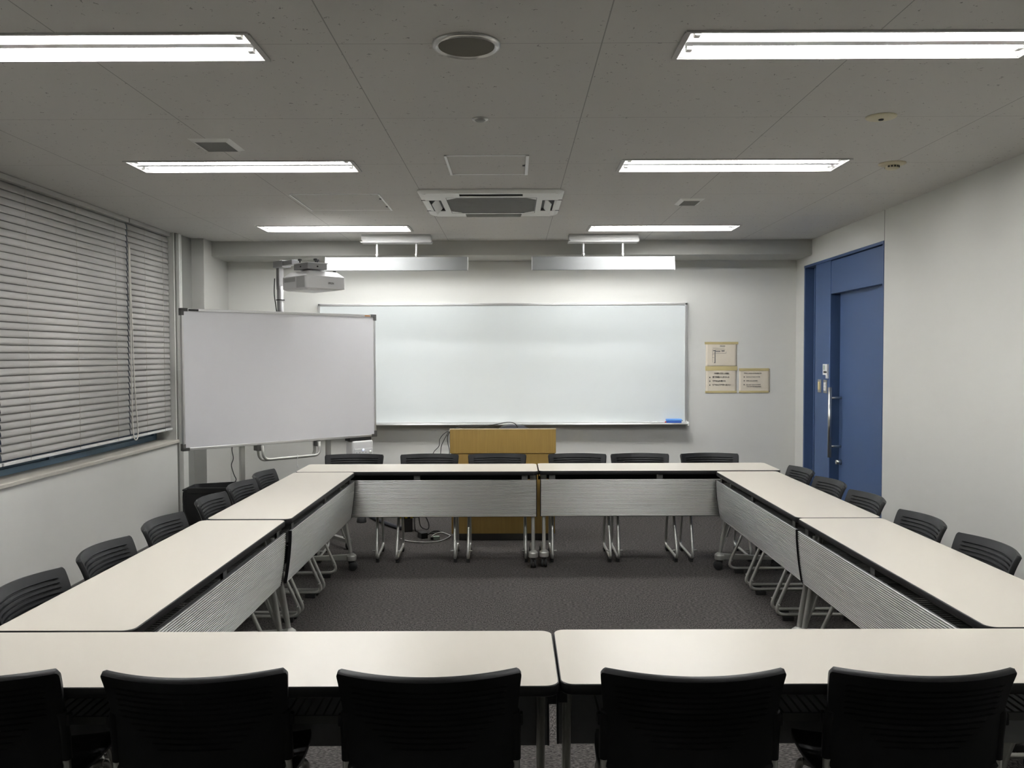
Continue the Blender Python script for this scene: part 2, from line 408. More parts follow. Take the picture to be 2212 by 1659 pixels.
def blind(y0, y1, label, ladders, pull):
    bx = XL-.05; L = y1-y0; cy = (y0+y1)/2
    t = thing('venetian_blind', label, 'blind', (bx, cy, .955), group='grey venetian blinds along the window')
    m = MB(); p = .0448; n = 36
    for i in range(n):
        zc = .047+p*i
        if zc > HC-.955-.04: break
        a = radians(75); hw = .0262; prev = None
        for k in range(5):
            q = -1+k/2; # along slat width; room side (+x) edge low
            xx = -q*hw*cos(a)+.0045*(1-q*q)*sin(a)
            zz = zc+q*hw*sin(a)+.0045*(1-q*q)*cos(a)
            cur = (m.bm.verts.new((xx, -L/2, zz)), m.bm.verts.new((xx, L/2, zz)))
            if prev: f = m.bm.faces.new((prev[0], prev[1], cur[1], cur[0])); f.smooth = True
            prev = cur
    o = m.build('slats', 'blind', t)
    sd = o.modifiers.new('thick', 'SOLIDIFY'); sd.thickness = .0008; sd.offset = 0
    MB().span(-.026, .028, -L/2, L/2, HC-.955-.034, HC-.955-.002, bev=.002).build('head_rail', 'blind', t)
    MB().span(-.02, .02, -L/2, L/2, -.008, .010, bev=.003).build('bottom_rail', 'white', t)
    for f in ladders:
        MB().tube([(.0275, -L/2+L*f, HC-.955-.03), (.0275, -L/2+L*f, .0)], .0011, 6).build('ladder_cord', 'cord', t)
    if pull:
        yy = L/2-.02
        pts = [(.034, yy-.005, HC-.955-.2), (.036, yy, 1.0), (.040, yy-.004, .35), (.042, yy-.006, .12)] 
        pts += [(.044, yy+.006, .01), (.046, yy+.04, -.02), (.046, yy+.072, .015), (.044, yy+.07, .13), (.042, yy+.042, .38), (.036, yy+.022, 1.0), (.034, yy+.008, HC-.955-.2)]
        MB().tube(smooth_path(pts, 6), .0048, 8).build('pull_cord', 'pullcord', t)
    return t
blind(6.552, 7.325, 'short grey venetian blind nearest the corner column, behind the cord loop', (.33, .78), False)
blind(4.892, 6.535, 'wide grey venetian blind filling the left edge, with hanging cord loop', (.16, .52, .86), True)
blind(3.22, 4.872, 'sliver of grey venetian blind cut off by the left photo edge', (.16, .5, .86), False)

# ------------------------------------------------------------------ blue sliding door
d = thing('door_1', 'blue sliding door in a tall blue frame in the right wall', 'door', RW @ Vector((0, 7.2, 0)), -SK, kind='structure')
o0 = 7.2
def L(y): return y-o0
m = MB()
m.span(-.004, .16, L(DY1)-.03, L(DY1), 0, DZ1); m.span(-.004, .16, L(DY0), L(DY0)+.022, 0, DZ1)
m.span(-.006, .16, L(DY0), L(DY1), DZ1-.022, DZ1)
m.build('door_frame', 'blueframe', d)
MB().span(.0, .15, L(7.405), L(7.79), 0, DZ1-.022, bev=.003).build('door_post_panel', 'blue', d)
MB().span(.004, .12, L(DY0)+.022, L(7.405), 2.098, DZ1-.03, bev=.003).build('transom_panel', 'blue', d)
MB().span(.10, .13, L(7.79), L(DY1)-.03, 0, DZ1-.022).build('side_window', 'slit', d)
m = MB(); m.span(.04, .10, L(7.93), L(7.95), 0, DZ1-.03); m.build('side_window_mullion', 'blueframe', d)
m = MB(); m.span(.062, .11, L(DY0)+.023, L(7.345), .005, 2.10, bev=.002); m.build('door_leaf', 'blue', d)
MB().span(.085, .15, L(7.345), L(7.405), .0, 2.10).build('pocket_seal', 'rubber', d)
hd = MB(); hx = -.035; hy = L(7.30)
hd.tube([(hx, hy, .695), (hx, hy, 1.295)], .016, 14)
hd.tube([(hx, hy, 1.205), (.062, hy, 1.205)], .010, 10).tube([(hx, hy, .79), (.062, hy, .79)], .010, 10)
hd.build('door_handle', 'chrome', d)
m = MB(); m.tube([(.02, L(7.295), .655), (.064, L(7.295), .655)], [.019, .021], 14); m.build('lock_cylinder', 'chrome', d)
def onpost(name, label, y, z, wy, hz, parts):
    t = thing(name, label, 'switch' if 'switch' in name else 'control', RW @ Vector((0, y, z)), -SK)
    for pn, pm, a in parts: MB().span(-a[0], a[5] if len(a) > 5 else 0, a[1], a[2], a[3], a[4], bev=.0012).build(pn, pm, t)
    return t
onpost('thermostat', 'small white thermostat with display on the blue door post', 7.487, 1.442, 0, 0,
       [('case', 'white', (.016, -.055, .055, -.045, .05)), ('display', 'black', (.0175, -.045, .03, -.028, -.012)), ('screen', 'greenplug', (.0172, .0, .04, .0, .04))])
onpost('wall_button', 'tiny white button below the thermostat on blue post', 7.455, 1.385, 0, 0, [('body', 'white', (.012, -.024, .024, -.018, .018)), ('cap', 'white', (.015, -.012, .012, -.009, .009))])
onpost('switch_plate', 'steel switch plate with yellowed rocker, the farther of two', 7.655, 1.295, 0, 0,
       [('plate', 'chrome', (.006, -.042, .042, -.058, .058)), ('rocker', 'tape', (.011, -.02, .02, -.036, .036))])
onpost('switch_plate', 'steel switch plate with white rockers, nearest the door handle', 7.508, 1.295, 0, 0,
       [('plate', 'chrome', (.006, -.042, .042, -.058, .058)), ('rocker', 'white', (.011, -.02, .02, .014, .036)), ('rocker', 'white', (.011, -.02, .02, -.011, .011)), ('rocker', 'white', (.011, -.02, .02, -.036, -.014))])

# ------------------------------------------------------------------ tables
def make_table(name, label, loc, rz, group):
    t = thing(name, label, 'table', loc, rz, group)
    P = rounded(-.8965, .8965, -.2215, .2215, .034)
    MB().poly([(x, y, .694) for x, y in P], (0, 0, .026)).build('tabletop', 'laminate', t)
    m = MB(); rings = []
    for off, z in ((0, .7192), (.0022, .7192), (.0034, .716), (.0036, .705), (.0032, .694), (0, .6905)):
        rings.append([m.bm.verts.new((x, y, z)) for x, y in rounded(-.8965-off, .8965+off, -.2215-off, .2215+off, .034+off)])
    for A, B in zip(rings, rings[1:]+rings[:1]):
        for k in range(len(A)): m.bm.faces.new((A[k], A[(k+1) % len(A)], B[(k+1) % len(A)], B[k])).smooth = True
    m.build('edge_band', 'edge', t)
    MB().poly([(x, y, .6905) for x, y in rounded(-.885, .885, -.21, .21, .03)], (0, 0, .0035)).build('underside', 'black', t)
    # ribbed modesty panel
    m = MB(); prof = []; n = 29; zt, zb = .655, .376; p = (zt-zb)/n
    base = lambda z: -.2215+.030*((zt-z)/(zt-zb))**1.7
    for i in range(n):
        for a in (0, .085, .16, .3, .5, .7, .84, .915):
            z = zt-p*(i+a); bul = 0 if a == 0 else .0034*sqrt(max(0, 1-((a-.5)/.42)**2))
            prof.append((base(z)-bul, z))
    prof.append((base(zb), zb))
    back = [(base(z)+.010, z) for z in (zb, (zb*2+zt)/3, (zb+2*zt)/3, zt)]
    A = [[m.bm.verts.new((x, y, z)) for y, z in prof] for x in (-.884, .884)]
    for k in range(len(prof)-1):
        f = m.bm.faces.new((A[0][k], A[0][k+1], A[1][k+1], A[1][k])); f.smooth = True
    Bv = [[m.bm.verts.new((x, y, z)) for y, z in back] for x in (-.884, .884)]
    for k in range(3): m.bm.faces.new((Bv[0][k], Bv[0][k+1], Bv[1][k+1], Bv[1][k])).material_index = 1
    m.bm.faces.new((A[0][-1], Bv[0][0], Bv[1][0], A[1][-1])).material_index = 1
    m.bm.faces.new((A[0][0], A[1][0], Bv[1][-1], Bv[0][-1])).material_index = 1
    pn = m.build('modesty_panel', ['alu', 'alu_back'], t, smooth=50)
    for sx in (-1, 1):
        m = MB(); out = [(base(z)-.0045, z) for z in [zt-(zt-zb)*k/10 for k in range(11)]]+[(base(z)+.012, z) for z in [zb+(zt-zb)*k/10 for k in range(11)]]
        m.poly([(sx*.884, y, z) for y, z in out], (sx*.006, 0, 0)).build('panel_end_cap', 'edge', t)
    # under-top brackets that hold the panel
    for bx in (-.80, 0, .80):
        m = MB(); m.span(bx-.022, bx+.022, -.205, -.17, .652, .690); m.span(bx-.022, bx+.022, -.207, -.195, .60, .69)
        m.build('panel_bracket', 'darkgrey', t)
    # wire shelf
    m = MB()
    for y in (-.13, .14): m.tube([(-.80, y, .598), (.80, y, .598)], .006, 8)
    m.box((0, .149, .602), (1.6, .006, .022))
    for k in range(64):
        x = -.79+1.58*k/63; m.tube([(x, -.13, .603), (x, .14, .603)], .0028, 6)
    m.build('wire_shelf', 'darkgrey', t)
    m = MB(); m.span(-.84, .84, -.04, .0, .635, .672); m.build('cross_beam', 'black', t)
    for sx in (-1, 1):
        x = sx*.862
        m = MB()
        # swept upright: rounded front tube with a web plate that widens upward
        fr = bez((x, -.196, .125), (x, -.165, .36), (x, -.105, .655), 8)
        m.tube(fr, .0135, 12)
        bk = bez((x, -.190, .120), (x, -.12, .36), (x, -.005, .655), 8)
        m.poly([(x-.006, p.y, p.z) for p in fr]+[(x-.006, p.y, p.z) for p in bk[::-1]], (.012, 0, 0))
        m.tube(bk[2:], .009, 10)
        m.box((x, -.06, .668), (.045, .20, .044), bev=.004)
        leg = m.build('leg', 'silver', t, smooth=40)
        m = MB()
        m.poly([(x-.017, -.20, .120), (x-.017, .205, .098), (x-.017, .22, .088), (x-.017, .22, .074), (x-.017, -.20, .078)], (.034, 0, 0))
        bmesh.ops.bevel(m.bm, geom=list(m.bm.edges), offset=.004, segments=2, affect='EDGES')
        m.build('foot_bar', 'silver', leg, smooth=40)
        m = MB(); m.lathe([(.0, .130), (.015, .129), (.033, .115), (.0365, .108), (.0365, .080), (.034, .076), (0, .076)], (x, -.20, 0), 28)
        m.build('caster_cup', 'silver', leg, smooth=24)
        for y in (-.20, .20):
            m = MB()
            for s2 in (-1, 1):
                m.lathe([(0, -.009), (.024, -.009), (.031, -.006), (.032, 0), (.031, .006), (.024, .009), (0, .009)], (0, 0, 0), 20, Matrix.Translation((x+s2*.013, y+.012*(1 if y > 0 else -1), .032)) @ Matrix.Rotation(pi/2, 4, 'Y'))
            m.box((x, y, .062), (.030, .042, .030), bev=.006); m.tube([(x, y, .06), (x, y, .085)], .010, 10)
            m.build('caster', 'rubber', leg, smooth=40)
        m = MB(); m.span(x+sx*.012, x+sx*.034, .06, .085, .615, .64); m.span(x+sx*.028, x+sx*.036, .06, .085, .615, .665)
        m.build('coupling_hook', 'black', t)
    return t
TB = {  # name: centre x, centre y, rotation
 'FL': (-1.618+.9, 6.29+.225, 0), 'FR': (.187+.9, 6.312+.225, 0),
 'LF': (-1.621+.225, 4.47+.9, pi/2-.003), 'LN': (-1.643+.225+.002, 2.645+.9, pi/2-.0024),
 'RF': (1.486+.225, 4.466+.9, -pi/2+.0014), 'RN': (1.485+.225, 2.656+.9, -pi/2+.002),
 'NL': (-1.682+.9, 2.186+.2255, pi+.0024), 'NR': (.121+.9, 2.199+.2245, pi-.0007)}
TL = {
 'FL': 'far cream-topped folding table in front of the lectern, left of the pair', 'FR': 'far cream-topped folding table below the notices, right of the pair',
 'LF': 'cream-topped folding table on the window side, the farther of two', 'LN': 'cream-topped folding table on the window side, the nearer of two',
 'RF': 'cream-topped folding table by the blue door, farther of the right pair', 'RN': 'cream-topped folding table along the plain right wall, nearer of two',
 'NL': 'nearest cream-topped table, left of the gap, chairs with backs to us', 'NR': 'nearest cream-topped table, right of the gap, chairs with backs to us'}
GT = 'folding tables set out in a rectangle'
t0 = None
for k, (x, y, a) in TB.items():
    if t0 is None: t0 = make_table('folding_table', TL[k], (x, y, 0), a, GT)
    else: dup(t0, (x, y, 0), a, TL[k])

# ------------------------------------------------------------------ chairs (front is -y)
def make_chair(label, loc, rz, group):
    t = thing('sled_chair', label, 'chair', loc, rz, group)
    HWD = .232; ZT, ZBt = .778, .46; TH = .0095
    def yb(z):
        a = max(0, (z-.50))/.278
        return .122+.024*a+.042*a**3.2
    def hw(z):
        if z < .53:
            q = (.53-z)/(.53-ZBt); return .216*(1-.50*q*q)
        w_ = .216+.016*((z-.53)/.248)**1.6
        if z > .766: w_ -= .005*((z-.766)/.012)**2
        return w_
    slots = []
    for i in range(11):
        zz = .744-.0166*i
        slots.append((zz, .81 if zz > .66 else .81-.45*(.66-zz)/.085))
    zs = {ZBt, .468, .485, .505, .53, ZT, ZT-.003, ZT-.008, ZT-.016}
    for c, k in slots: zs |= {c-.0036, c-.0024, c+.0024, c+.0036}
    zs = sorted(zs); us = [-1, -.985, -.95, -.89, -.85]+[-.81+1.62*i/22 for i in range(23)]+[.85, .89, .95, .985, 1]
    def P(u, z):
        x = u*hw(z); return Vector((x, yb(z)+.068*(1-(x/HWD)**2)*(.78+.22*(z-ZBt)/(ZT-ZBt)), z))
    m = MB(); FR, BK = [], []
    for z in zs:
        fr, bk = [], []
        inner = [k for c, k in slots if abs(z-c) < .0026]
        for u in us:
            q = P(u, z); n_ = (P(u+.01, z)-P(u-.01, z)).cross(P(u, z+.002)-P(u, z-.002)).normalized()
            if n_.y < 0: n_ = -n_
            g_ = 1 if inner and abs(u) < inner[0]+.005 else 0
            fr.append(m.bm.verts.new(q-n_*(TH-.0115*g_))); bk.append(m.bm.verts.new(q+n_*(TH-.0065*g_)))
        FR.append(fr); BK.append(bk)
    nj, ni = len(zs), len(us)
    for j in range(nj-1):
        for i in range(ni-1):
            m.bm.faces.new((FR[j][i], FR[j][i+1], FR[j+1][i+1], FR[j+1][i])).smooth = True
            m.bm.faces.new((BK[j][i], BK[j+1][i], BK[j+1][i+1], BK[j][i+1])).smooth = True
    ring = [(0, i) for i in range(ni)]+[(j, ni-1) for j in range(1, nj)]+[(nj-1, i) for i in range(ni-2, -1, -1)]+[(j, 0) for j in range(nj-2, 0, -1)]
    mid = []
    for j, i in ring:
        jj, ii = min(max(j, 1), nj-2), min(max(i, 1), ni-2)
        o_ = (FR[j][i].co-FR[jj][ii].co).normalized()
        mid.append(m.bm.verts.new((FR[j][i].co+BK[j][i].co)/2+o_*.0045))
    for k in range(len(ring)):
        a, c = ring[k], ring[(k+1) % len(ring)]; k2 = (k+1) % len(ring)
        m.bm.faces.new((FR[a[0]][a[1]], FR[c[0]][c[1]], mid[k2], mid[k])).smooth = True
        m.bm.faces.new((mid[k], mid[k2], BK[c[0]][c[1]], BK[a[0]][a[1]])).smooth = True
    o = m.build('backrest', 'blackplastic', t, smooth=62)
    for sx in (-1, 1):
        x = sx*.221
        m = MB(); m.tube(smooth_path([(x-sx*.006, yb(.66)+.012, .665), (x, yb(.64)+.010, .64), (x, yb(.58)+.008, .58), (x, yb(.53)+.008, .524)], 4), [.005]*2+[.0135]*11, 12)
        m.box((x+sx*.012, yb(.635)+.006, .634), (.014, .022, .032), bev=.005)
        m.build('back_sleeve', 'blackplastic', o, smooth=40)
    # seat shell
    m = MB(); G = []
    for j in range(11):
        v = j/10; y = -.225+.37*v
        z = .432+.016*(abs(v-.45)/.55)**2 - (.030*max(0, (.18-v)/.18)**2) + .05*max(0, (v-.82)/.18)**2
        w_ = .215 + .012*sin(pi*v)
        row = []
        for i in range(13):
            u = -1+i/6; row.append(m.bm.verts.new((u*w_*(1-.06*max(0, (.15-v)/.15)), y, z+.018*u*u)))
        G.append(row)
    for j in range(10):
        for i in range(12): m.bm.faces.new((G[j][i], G[j][i+1], G[j+1][i+1], G[j+1][i])).smooth = True
    o = m.build('seat', 'blackplastic', t); sd = o.modifiers.new('thick', 'SOLIDIFY'); sd.thickness = .014; sd.offset = 0
    # sled frames
    for sx in (-1, 1):
        x = sx*.221
        pts = [(x, yb(.55)+.008, .54), (x, .135, .44), (x, .255, .036), (x, -.262, .036), (sx*.214, -.10, .405), (sx*.19, -.06, .41)]
        path = fillet(pts, .07, 6)
        m = MB(); m.tube(path, .0108, 12)
        m.tube([(x, -.235, .098), (x-sx*.034, -.235, .098)], .005, 8)
        fr = m.build('sled_frame', 'tube', t)
        for gy in (-.175, .19):
            MB().box((x, gy, .013), (.024, .066, .026), bev=.004).build('glide', 'rubber', fr)
    m = MB()
    for y in (-.085, .10): m.tube([(-.215, y, .408), (.215, y, .408)], .009, 10)
    m.build('seat_rail', 'tube', t)
    return t
CH = []
for x, da, lb in ((-1.272, .05, 'black slotted chair behind far table, under the white control box'), (-.672, .02, 'black slotted chair behind far table, overlapping the lectern left edge'),
              (-.130, .01, 'black slotted chair behind far table, centred in front of the lectern'), (.512, 0, 'black slotted chair behind far table, overlapping the lectern right edge'),
              (1.015, 0, 'black slotted chair behind far table, second from right in row'), (1.574, 0, 'black slotted chair behind far table, right end below the notices')):
    CH.append((x, 6.665, da, lb, 'black chairs behind the far tables'))
ordn = ['farthest', 'second farthest', 'third farthest', 'fourth farthest', 'second nearest', 'nearest']
notes = ['below the board handle', 'right of the black bag', 'hiding the black bag', 'at the table joint', 'at the nearer table', 'cut by the photo edge']
for i, y in enumerate((5.80, 5.305, 4.79, 4.135, 3.55, 2.98)):
    CH.append((-1.503-.004*i, y, pi/2+(.03, -.02, .02, 0, .015, 0)[i], 'black slotted chair along the window, %s in its row, %s' % (ordn[i], notes[i]), 'black chairs along the window'))
notes = ['by the blue door post', 'below the door handle', 'at the door edge', 'against plain wall', 'against plain wall', 'only a sliver visible']
for i, y in enumerate((5.905, 5.352, 4.80, 4.15, 3.57, 3.01)):
    CH.append((1.80, y, -pi/2+(0, .02, 0, 0, 0, 0)[i], 'black slotted chair on the door side, %s in its row, %s' % (ordn[i], notes[i]), 'black chairs along the right wall'))
nl = ['black chair back in the foreground, leftmost, cut by the photo edge', 'black chair back in the foreground, second from left', 'black chair back in the foreground, just left of the table gap',
      'black chair back in the foreground, just right of the table gap', 'black chair back in the foreground, rightmost']
for i, (x, da) in enumerate(((-1.398, .02), (-.819, .03), (-.219, .012), (.457, -.012), (1.041, -.02))):
    CH.append((x, 2.335, pi+da, nl[i], 'black chairs at the nearest tables'))
c0 = None
for x, y, a, lb, gp in CH:
    if c0 is None: c0 = make_chair(lb, (x, y, 0), a, gp)
    else: dup(c0, (x, y, 0), a, lb, gp)

# ------------------------------------------------------------------ ceiling lights
lab = ['ceiling light of the nearest row, left, cut by the photo edge', 'ceiling light of the nearest row, right, cut by the photo edge', 'ceiling light of the middle row, left, over the window side',
       'ceiling light of the middle row, right, over the door side', 'small far ceiling light on the left, above the projector', 'small far ceiling light on the right, above the notices']
for (x, y, w_), lb in zip(LIGHTS, lab):
    t = thing('ceiling_light', 'recessed twin-tube '+lb, 'ceiling light', (x, y, HC), 0, 'recessed fluorescent ceiling lights')
    h = w_/2; l = LL/2
    m = MB()
    # flange ring
    for a in ((-l-.014, l+.014, -h-.012, -h+.001), (-l-.014, l+.014, h-.001, h+.012), (-l-.018, -l+.001, -h, h), (l-.001, l+.018, -h, h)):
        m.span(a[0], a[1], a[2], a[3], -.006, .0)
    m.build('flange', 'flange', t); m = MB()
    # reflector: W section
    ys = [-h+.004, -h*.80, -h*.36, -.019, .019, h*.36, h*.80, h-.004]; zs = [.0, .055, .062, .004, .004, .062, .055, .0]
    pr = [[m.bm.verts.new((s*(l-.004), yy, zz)) for yy, zz in zip(ys, zs)] for s in (-1, 1)]
    for k in range(7): m.bm.faces.new((pr[0][k], pr[0][k+1], pr[1][k+1], pr[1][k]))
    for s in (-1, 1):
        m.span(s*l-.004, s*l+.004, -h, h, 0, .10)
        m.poly([(s*(l-.004), -h+.004, .0), (s*(l-.06), -h+.004, .06), (s*(l-.004), -h+.004, .06)], (0, 2*h-.008, 0))
    m.span(-l, l, -h-.002, -h+.002, 0, .10); m.span(-l, l, h-.002, h+.002, 0, .10); m.span(-l, l, -h, h, .098, .102)
    m.build('housing', 'trough', t)
    for s in (-1, 1):
        m = MB(); m.tube([(-l+.045, s*h*.55, .019), (l-.045, s*h*.55, .019)], .0145, 14); m.build('fluorescent_tube', 'lamp_near' if y < 4 else 'lamp' if y < 6 else 'lamp_far', t)
        for e in (-1, 1):
            MB().box((e*(l-.034), s*h*.55, .021), (.022, .032, .036), bev=.004).build('lampholder', 'offwhite', t)

# whiteboard lights hung from the ceiling
def board_light(x, label):
    t = thing('board_light', label, 'light', (x, 7.53, HC), 0, 'hanging whiteboard lights')
    MB().poly([(-.30, -.05, 0), (-.30, -.05, -.048), (-.285, -.045, -.062), (-.285, .07, -.062), (-.30, .075, -.05), (-.30, .075, 0)], (.60, 0, 0)).span(-.305, .305, -.052, .08, -.069, -.062).build('canopy', 'canopy', t)
    for s in (-1, 1):
        m = MB(); m.tube([(s*.173, .0, -.068), (s*.173, .0, -.165)], .0085, 12); m.build('rod', 'white', t)
        m = MB(); m.lathe([(0, 0), (.012, 0), (.015, .008), (.012, .016), (.016, .02), (.014, .034), (0, .034)], (s*.173, 0, -.198), 16); m.build('swivel_joint', 'chrome', t, smooth=40)
    prof = [(.112, -.239), (.08, -.192), (.02, -.190), (-.012, -.193), (-.022, -.226), (-.038, -.300), (-.040, -.311), (-.030, -.313)]
    m = MB(); A = [[m.bm.verts.new((s*.621, y, z)) for y, z in prof] for s in (-1, 1)]
    for k in range(len(prof)-1): m.bm.faces.new((A[0][k], A[0][k+1], A[1][k+1], A[1][k]))
    o = m.build('reflector', 'lightmetal', t); sd = o.modifiers.new('thick', 'SOLIDIFY'); sd.thickness = .0015
    for s in (-1, 1):
        MB().poly([(s*.621, y, z) for y, z in ((.112, -.239), (.08, -.190), (-.013, -.191), (-.024, -.226), (-.042, -.313), (.0, -.305))], (s*.004, 0, 0)).build('end_plate', 'white', t)
    m = MB(); m.tube([(-.60, .03, -.222), (.60, .03, -.222)], .0135, 14); m.build('fluorescent_tube', 'lamp_board', t)
board_light(-1.02, 'white hanging whiteboard light beside the projector')
board_light(.79, 'white hanging whiteboard light right of the air conditioner')

# ------------------------------------------------------------------ other ceiling things
t = thing('ceiling_speaker', 'large round brown ceiling speaker with shiny trim ring', 'speaker', (-.156, 2.94, HC))
MB().lathe([(.090, 0), (.117, 0), (.117, -.004), (.112, -.010), (.104, -.014), (.098, -.010), (.095, -.006), (.090, -.004)], seg=48).build('trim_ring', 'chrome', t, smooth=50)
MB().lathe([(0, 0), (.095, 0), (.095, -.008), (0, -.009)], seg=48).build('grille', 'spkgrille', t, smooth=50)
t = thing('ceiling_sensor', 'tiny round chrome-ringed sensor in the middle of the ceiling', 'sensor', (-.145, 3.853, HC))
MB().lathe([(.026, 0), (.036, 0), (.036, -.003), (.030, -.008), (.024, -.006)], seg=32).build('trim_ring', 'chrome', t, smooth=50)
MB().lathe([(0, 0), (.026, 0), (.026, -.005), (.018, -.012), (0, -.014)], seg=32).build('lens', 'grey', t, smooth=50)
def hatch(x0, x1, y0, y1, label, lw):
    t = thing('access_hatch', label, 'ceiling hatch', ((x0+x1)/2, (y0+y1)/2, HC))
    a, c = (x1-x0)/2, (y1-y0)/2; m = MB()
    m.span(-a, -a+lw, -c, c, -.007, 0); m.span(a-lw*1.3, a, -c, c, -.007, 0); m.span(-a, a, -c, -c+lw*.8, -.004, 0); m.span(-a, a, c-lw*.8, c, -.004, 0)
    m.build('hatch_frame', 'trough', t)
    MB().span(-a+lw+.003, a-lw*1.3-.004, -c+lw+.002, c-lw-.002, -.003, 0).build('hatch_panel', 'ceiling', t)
    m = MB()
    for yy in ((0,) if lw > .012 else (-c*.45, c*.5)): m.span(a-lw*1.3-.016, a-lw*1.3-.002, yy-.012, yy+.012, -.006, 0)
    m.build('latch', 'black', t)
hatch(-.362, .087, 4.54, 5.015, 'square ceiling access hatch with white frame in front of the air conditioner', .013)
hatch(-1.458, -.870, 5.603, 6.225, 'thin-framed ceiling access hatch left of the air conditioner', .008)
def vent(x0, x1, y0, y1, label):
    t = thing('ceiling_vent', label, 'vent', ((x0+x1)/2, (y0+y1)/2, HC), 0, 'square ceiling vents')
    a, c = (x1-x0)/2, (y1-y0)/2; m = MB(); lw = .026
    for s in (-1, 1):
        m.poly([(s*a, -c, 0), (s*(a-lw), -c+lw, -.012), (s*(a-lw), c-lw, -.012), (s*a, c, 0)], (0, 0, .001))
        m.poly([(-a, s*c, 0), (-a+lw, s*(c-lw), -.012), (a-lw, s*(c-lw), -.012), (a, s*c, 0)], (0, 0, .001))
    m.build('vent_frame', 'offwhite', t)
    m = MB()
    for k in range(12):
        y = -c+lw+.006+(2*c-2*lw-.012)*k/11; m.box((0, y, -.006), (2*a-2*lw, .003, .012), mx=Matrix.Translation((0, y, -.006)) @ Matrix.Rotation(.6, 4, 'X') @ Matrix.Translation((0, -y, .006)))
    m.span(-a+lw, a-lw, -c+lw, c-lw, -.002, 0)
    m.build('vent_louvres', 'grille', t)
vent(-1.579, -1.374, 4.18, 4.425, 'square ceiling vent on the left, near the middle-row light')
vent(1.135, 1.30, 5.815, 6.055, 'square ceiling vent on the right of the air conditioner')
t = thing('heat_detector', 'flat cream disc detector on the right ceiling, nearer one', 'detector', (1.638, 3.838, HC))
MB().lathe([(0, -.012), (.03, -.012), (.062, -.007), (.066, -.003), (.066, 0), (0, 0)], seg=40).build('disc', 'cream', t, smooth=50)
MB().lathe([(0, -.017), (.010, -.017), (.012, -.012), (0, -.011)], seg=20).build('sensor_tip', 'black', t)
t = thing('smoke_detector', 'cream stepped smoke detector with dark slots, near the right wall', 'detector', (2.10, 4.77, HC))
MB().lathe([(0, -.012), (.055, -.012), (.070, -.007), (.072, -.002), (.072, 0), (0, 0)], seg=40).build('base_disc', 'cream', t, smooth=50)
MB().lathe([(0, -.034), (.026, -.034), (.036, -.028), (.038, -.012), (0, -.012)], seg=32).build('sensing_head', 'cream', t, smooth=50)
m = MB()
for a in (-140, -115, -90, -65, -40, 0, 40, 90, 140):
    m.box((0, 0, 0), (.010, .003, .009), mx=Matrix.Rotation(radians(a+90), 4, 'Z') @ Matrix.Translation((0, -.0375, -.021)))
m.build('slots', 'black', t)

# ceiling cassette air conditioner
ax0, ax1, ay0, ay1 = -.612, .330, 5.452, 6.415
t = thing('air_conditioner', 'four-way ceiling cassette air conditioner above the room centre', 'air conditioner', ((ax0+ax1)/2, (ay0+ay1)/2, HC-.001))
a, c = (ax1-ax0)/2, (ay1-ay0)/2
m = MB(); R1 = rounded(-a, a, -c, c, .06); R2 = rounded(-a+.010, a-.010, -c+.010, c-.010, .055); R3 = rounded(-a+.032, a-.032, -c+.032, c-.032, .04)
rr = [[m.bm.verts.new((x, y, z)) for x, y in Q] for Q, z in ((R1, 0), (R1, -.008), (R2, -.015), (R3, -.023))]
n = len(R1)
for A, B in zip(rr, rr[1:]):
    for k in range(n): m.bm.faces.new((A[k], A[(k+1) % n], B[(k+1) % n], B[k]))
bx, by = a-.032, c-.032; g0, g1, sl, it, oc = .338, .420, .205, .298, .222
zp = (-.023, -.017)
m.span(-bx+.02, bx-.02, g1, by, *zp); m.span(-bx+.02, bx-.02, -by, -g1, *zp); m.span(g1, bx, -by+.02, by-.02, *zp); m.span(-bx, -g1, -by+.02, by-.02, *zp)
for s in (-1, 1):
    for q in (-1, 1):
        m.span(s*sl, s*g1, q*it, q*g1, *zp); m.span(s*it, s*g1, q*sl, q*it, *zp)
        m.poly([(s*it, q*oc, zp[0]), (s*it, q*it, zp[0]), (s*oc, q*it, zp[0])], (0, 0, .006))
    m.span(s*it, s*g0, -sl, sl, *zp); m.span(-sl, sl, s*it, s*g0, *zp)
m.build('panel', 'offwhite', t, smooth=30)
m = MB(); m.span(-bx, bx, -by, by, -.008, -.003); m.build('cavity', 'black', t)
oct_ = [(-it, -oc), (-oc, -it), (oc, -it), (it, -oc), (it, oc), (oc, it), (-oc, it), (-it, oc)]
m = MB(); m.poly([(x, y, -.020) for x, y in oct_], (0, 0, .008))
for k in range(27):
    yy = -.285+.57*k/26; e = it-.006 if abs(yy) < oc else it-.006-(abs(yy)-oc)
    m.span(-e, e, yy-.0025, yy+.0025, -.0225, -.019)
m.build('intake_grille', 'grille', t)
m = MB()
for s in (-1, 1): m.span(s*it-.0015, s*it+.0015, -it, it, -.0238, -.02); m.span(-it, it, s*it-.0015, s*it+.0015, -.0238, -.02); m.span(s*g0, s*(g1+.05), -sl-.0015, -sl+.0015, -.0238, -.02); m.span(s*g0, s*(g1+.05), sl-.0015, sl+.0015, -.0238, -.02)
m.build('panel_seam', 'darkgrey', t)
for s in (-1, 1):
    MB().box((0, 0, 0), (.062, 2*sl-.01, .004), mx=Matrix.Translation((s*(g0+.040), 0, -.026)) @ Matrix.Rotation(s*radians(48), 4, 'Y')).build('air_flap', 'offwhite', t)
MB().box((0, 0, 0), (2*sl-.01, .004, .036), mx=Matrix.Translation((0, g0+.050, -.022)) @ Matrix.Rotation(radians(-12), 4, 'X')).build('air_flap', 'offwhite', t)
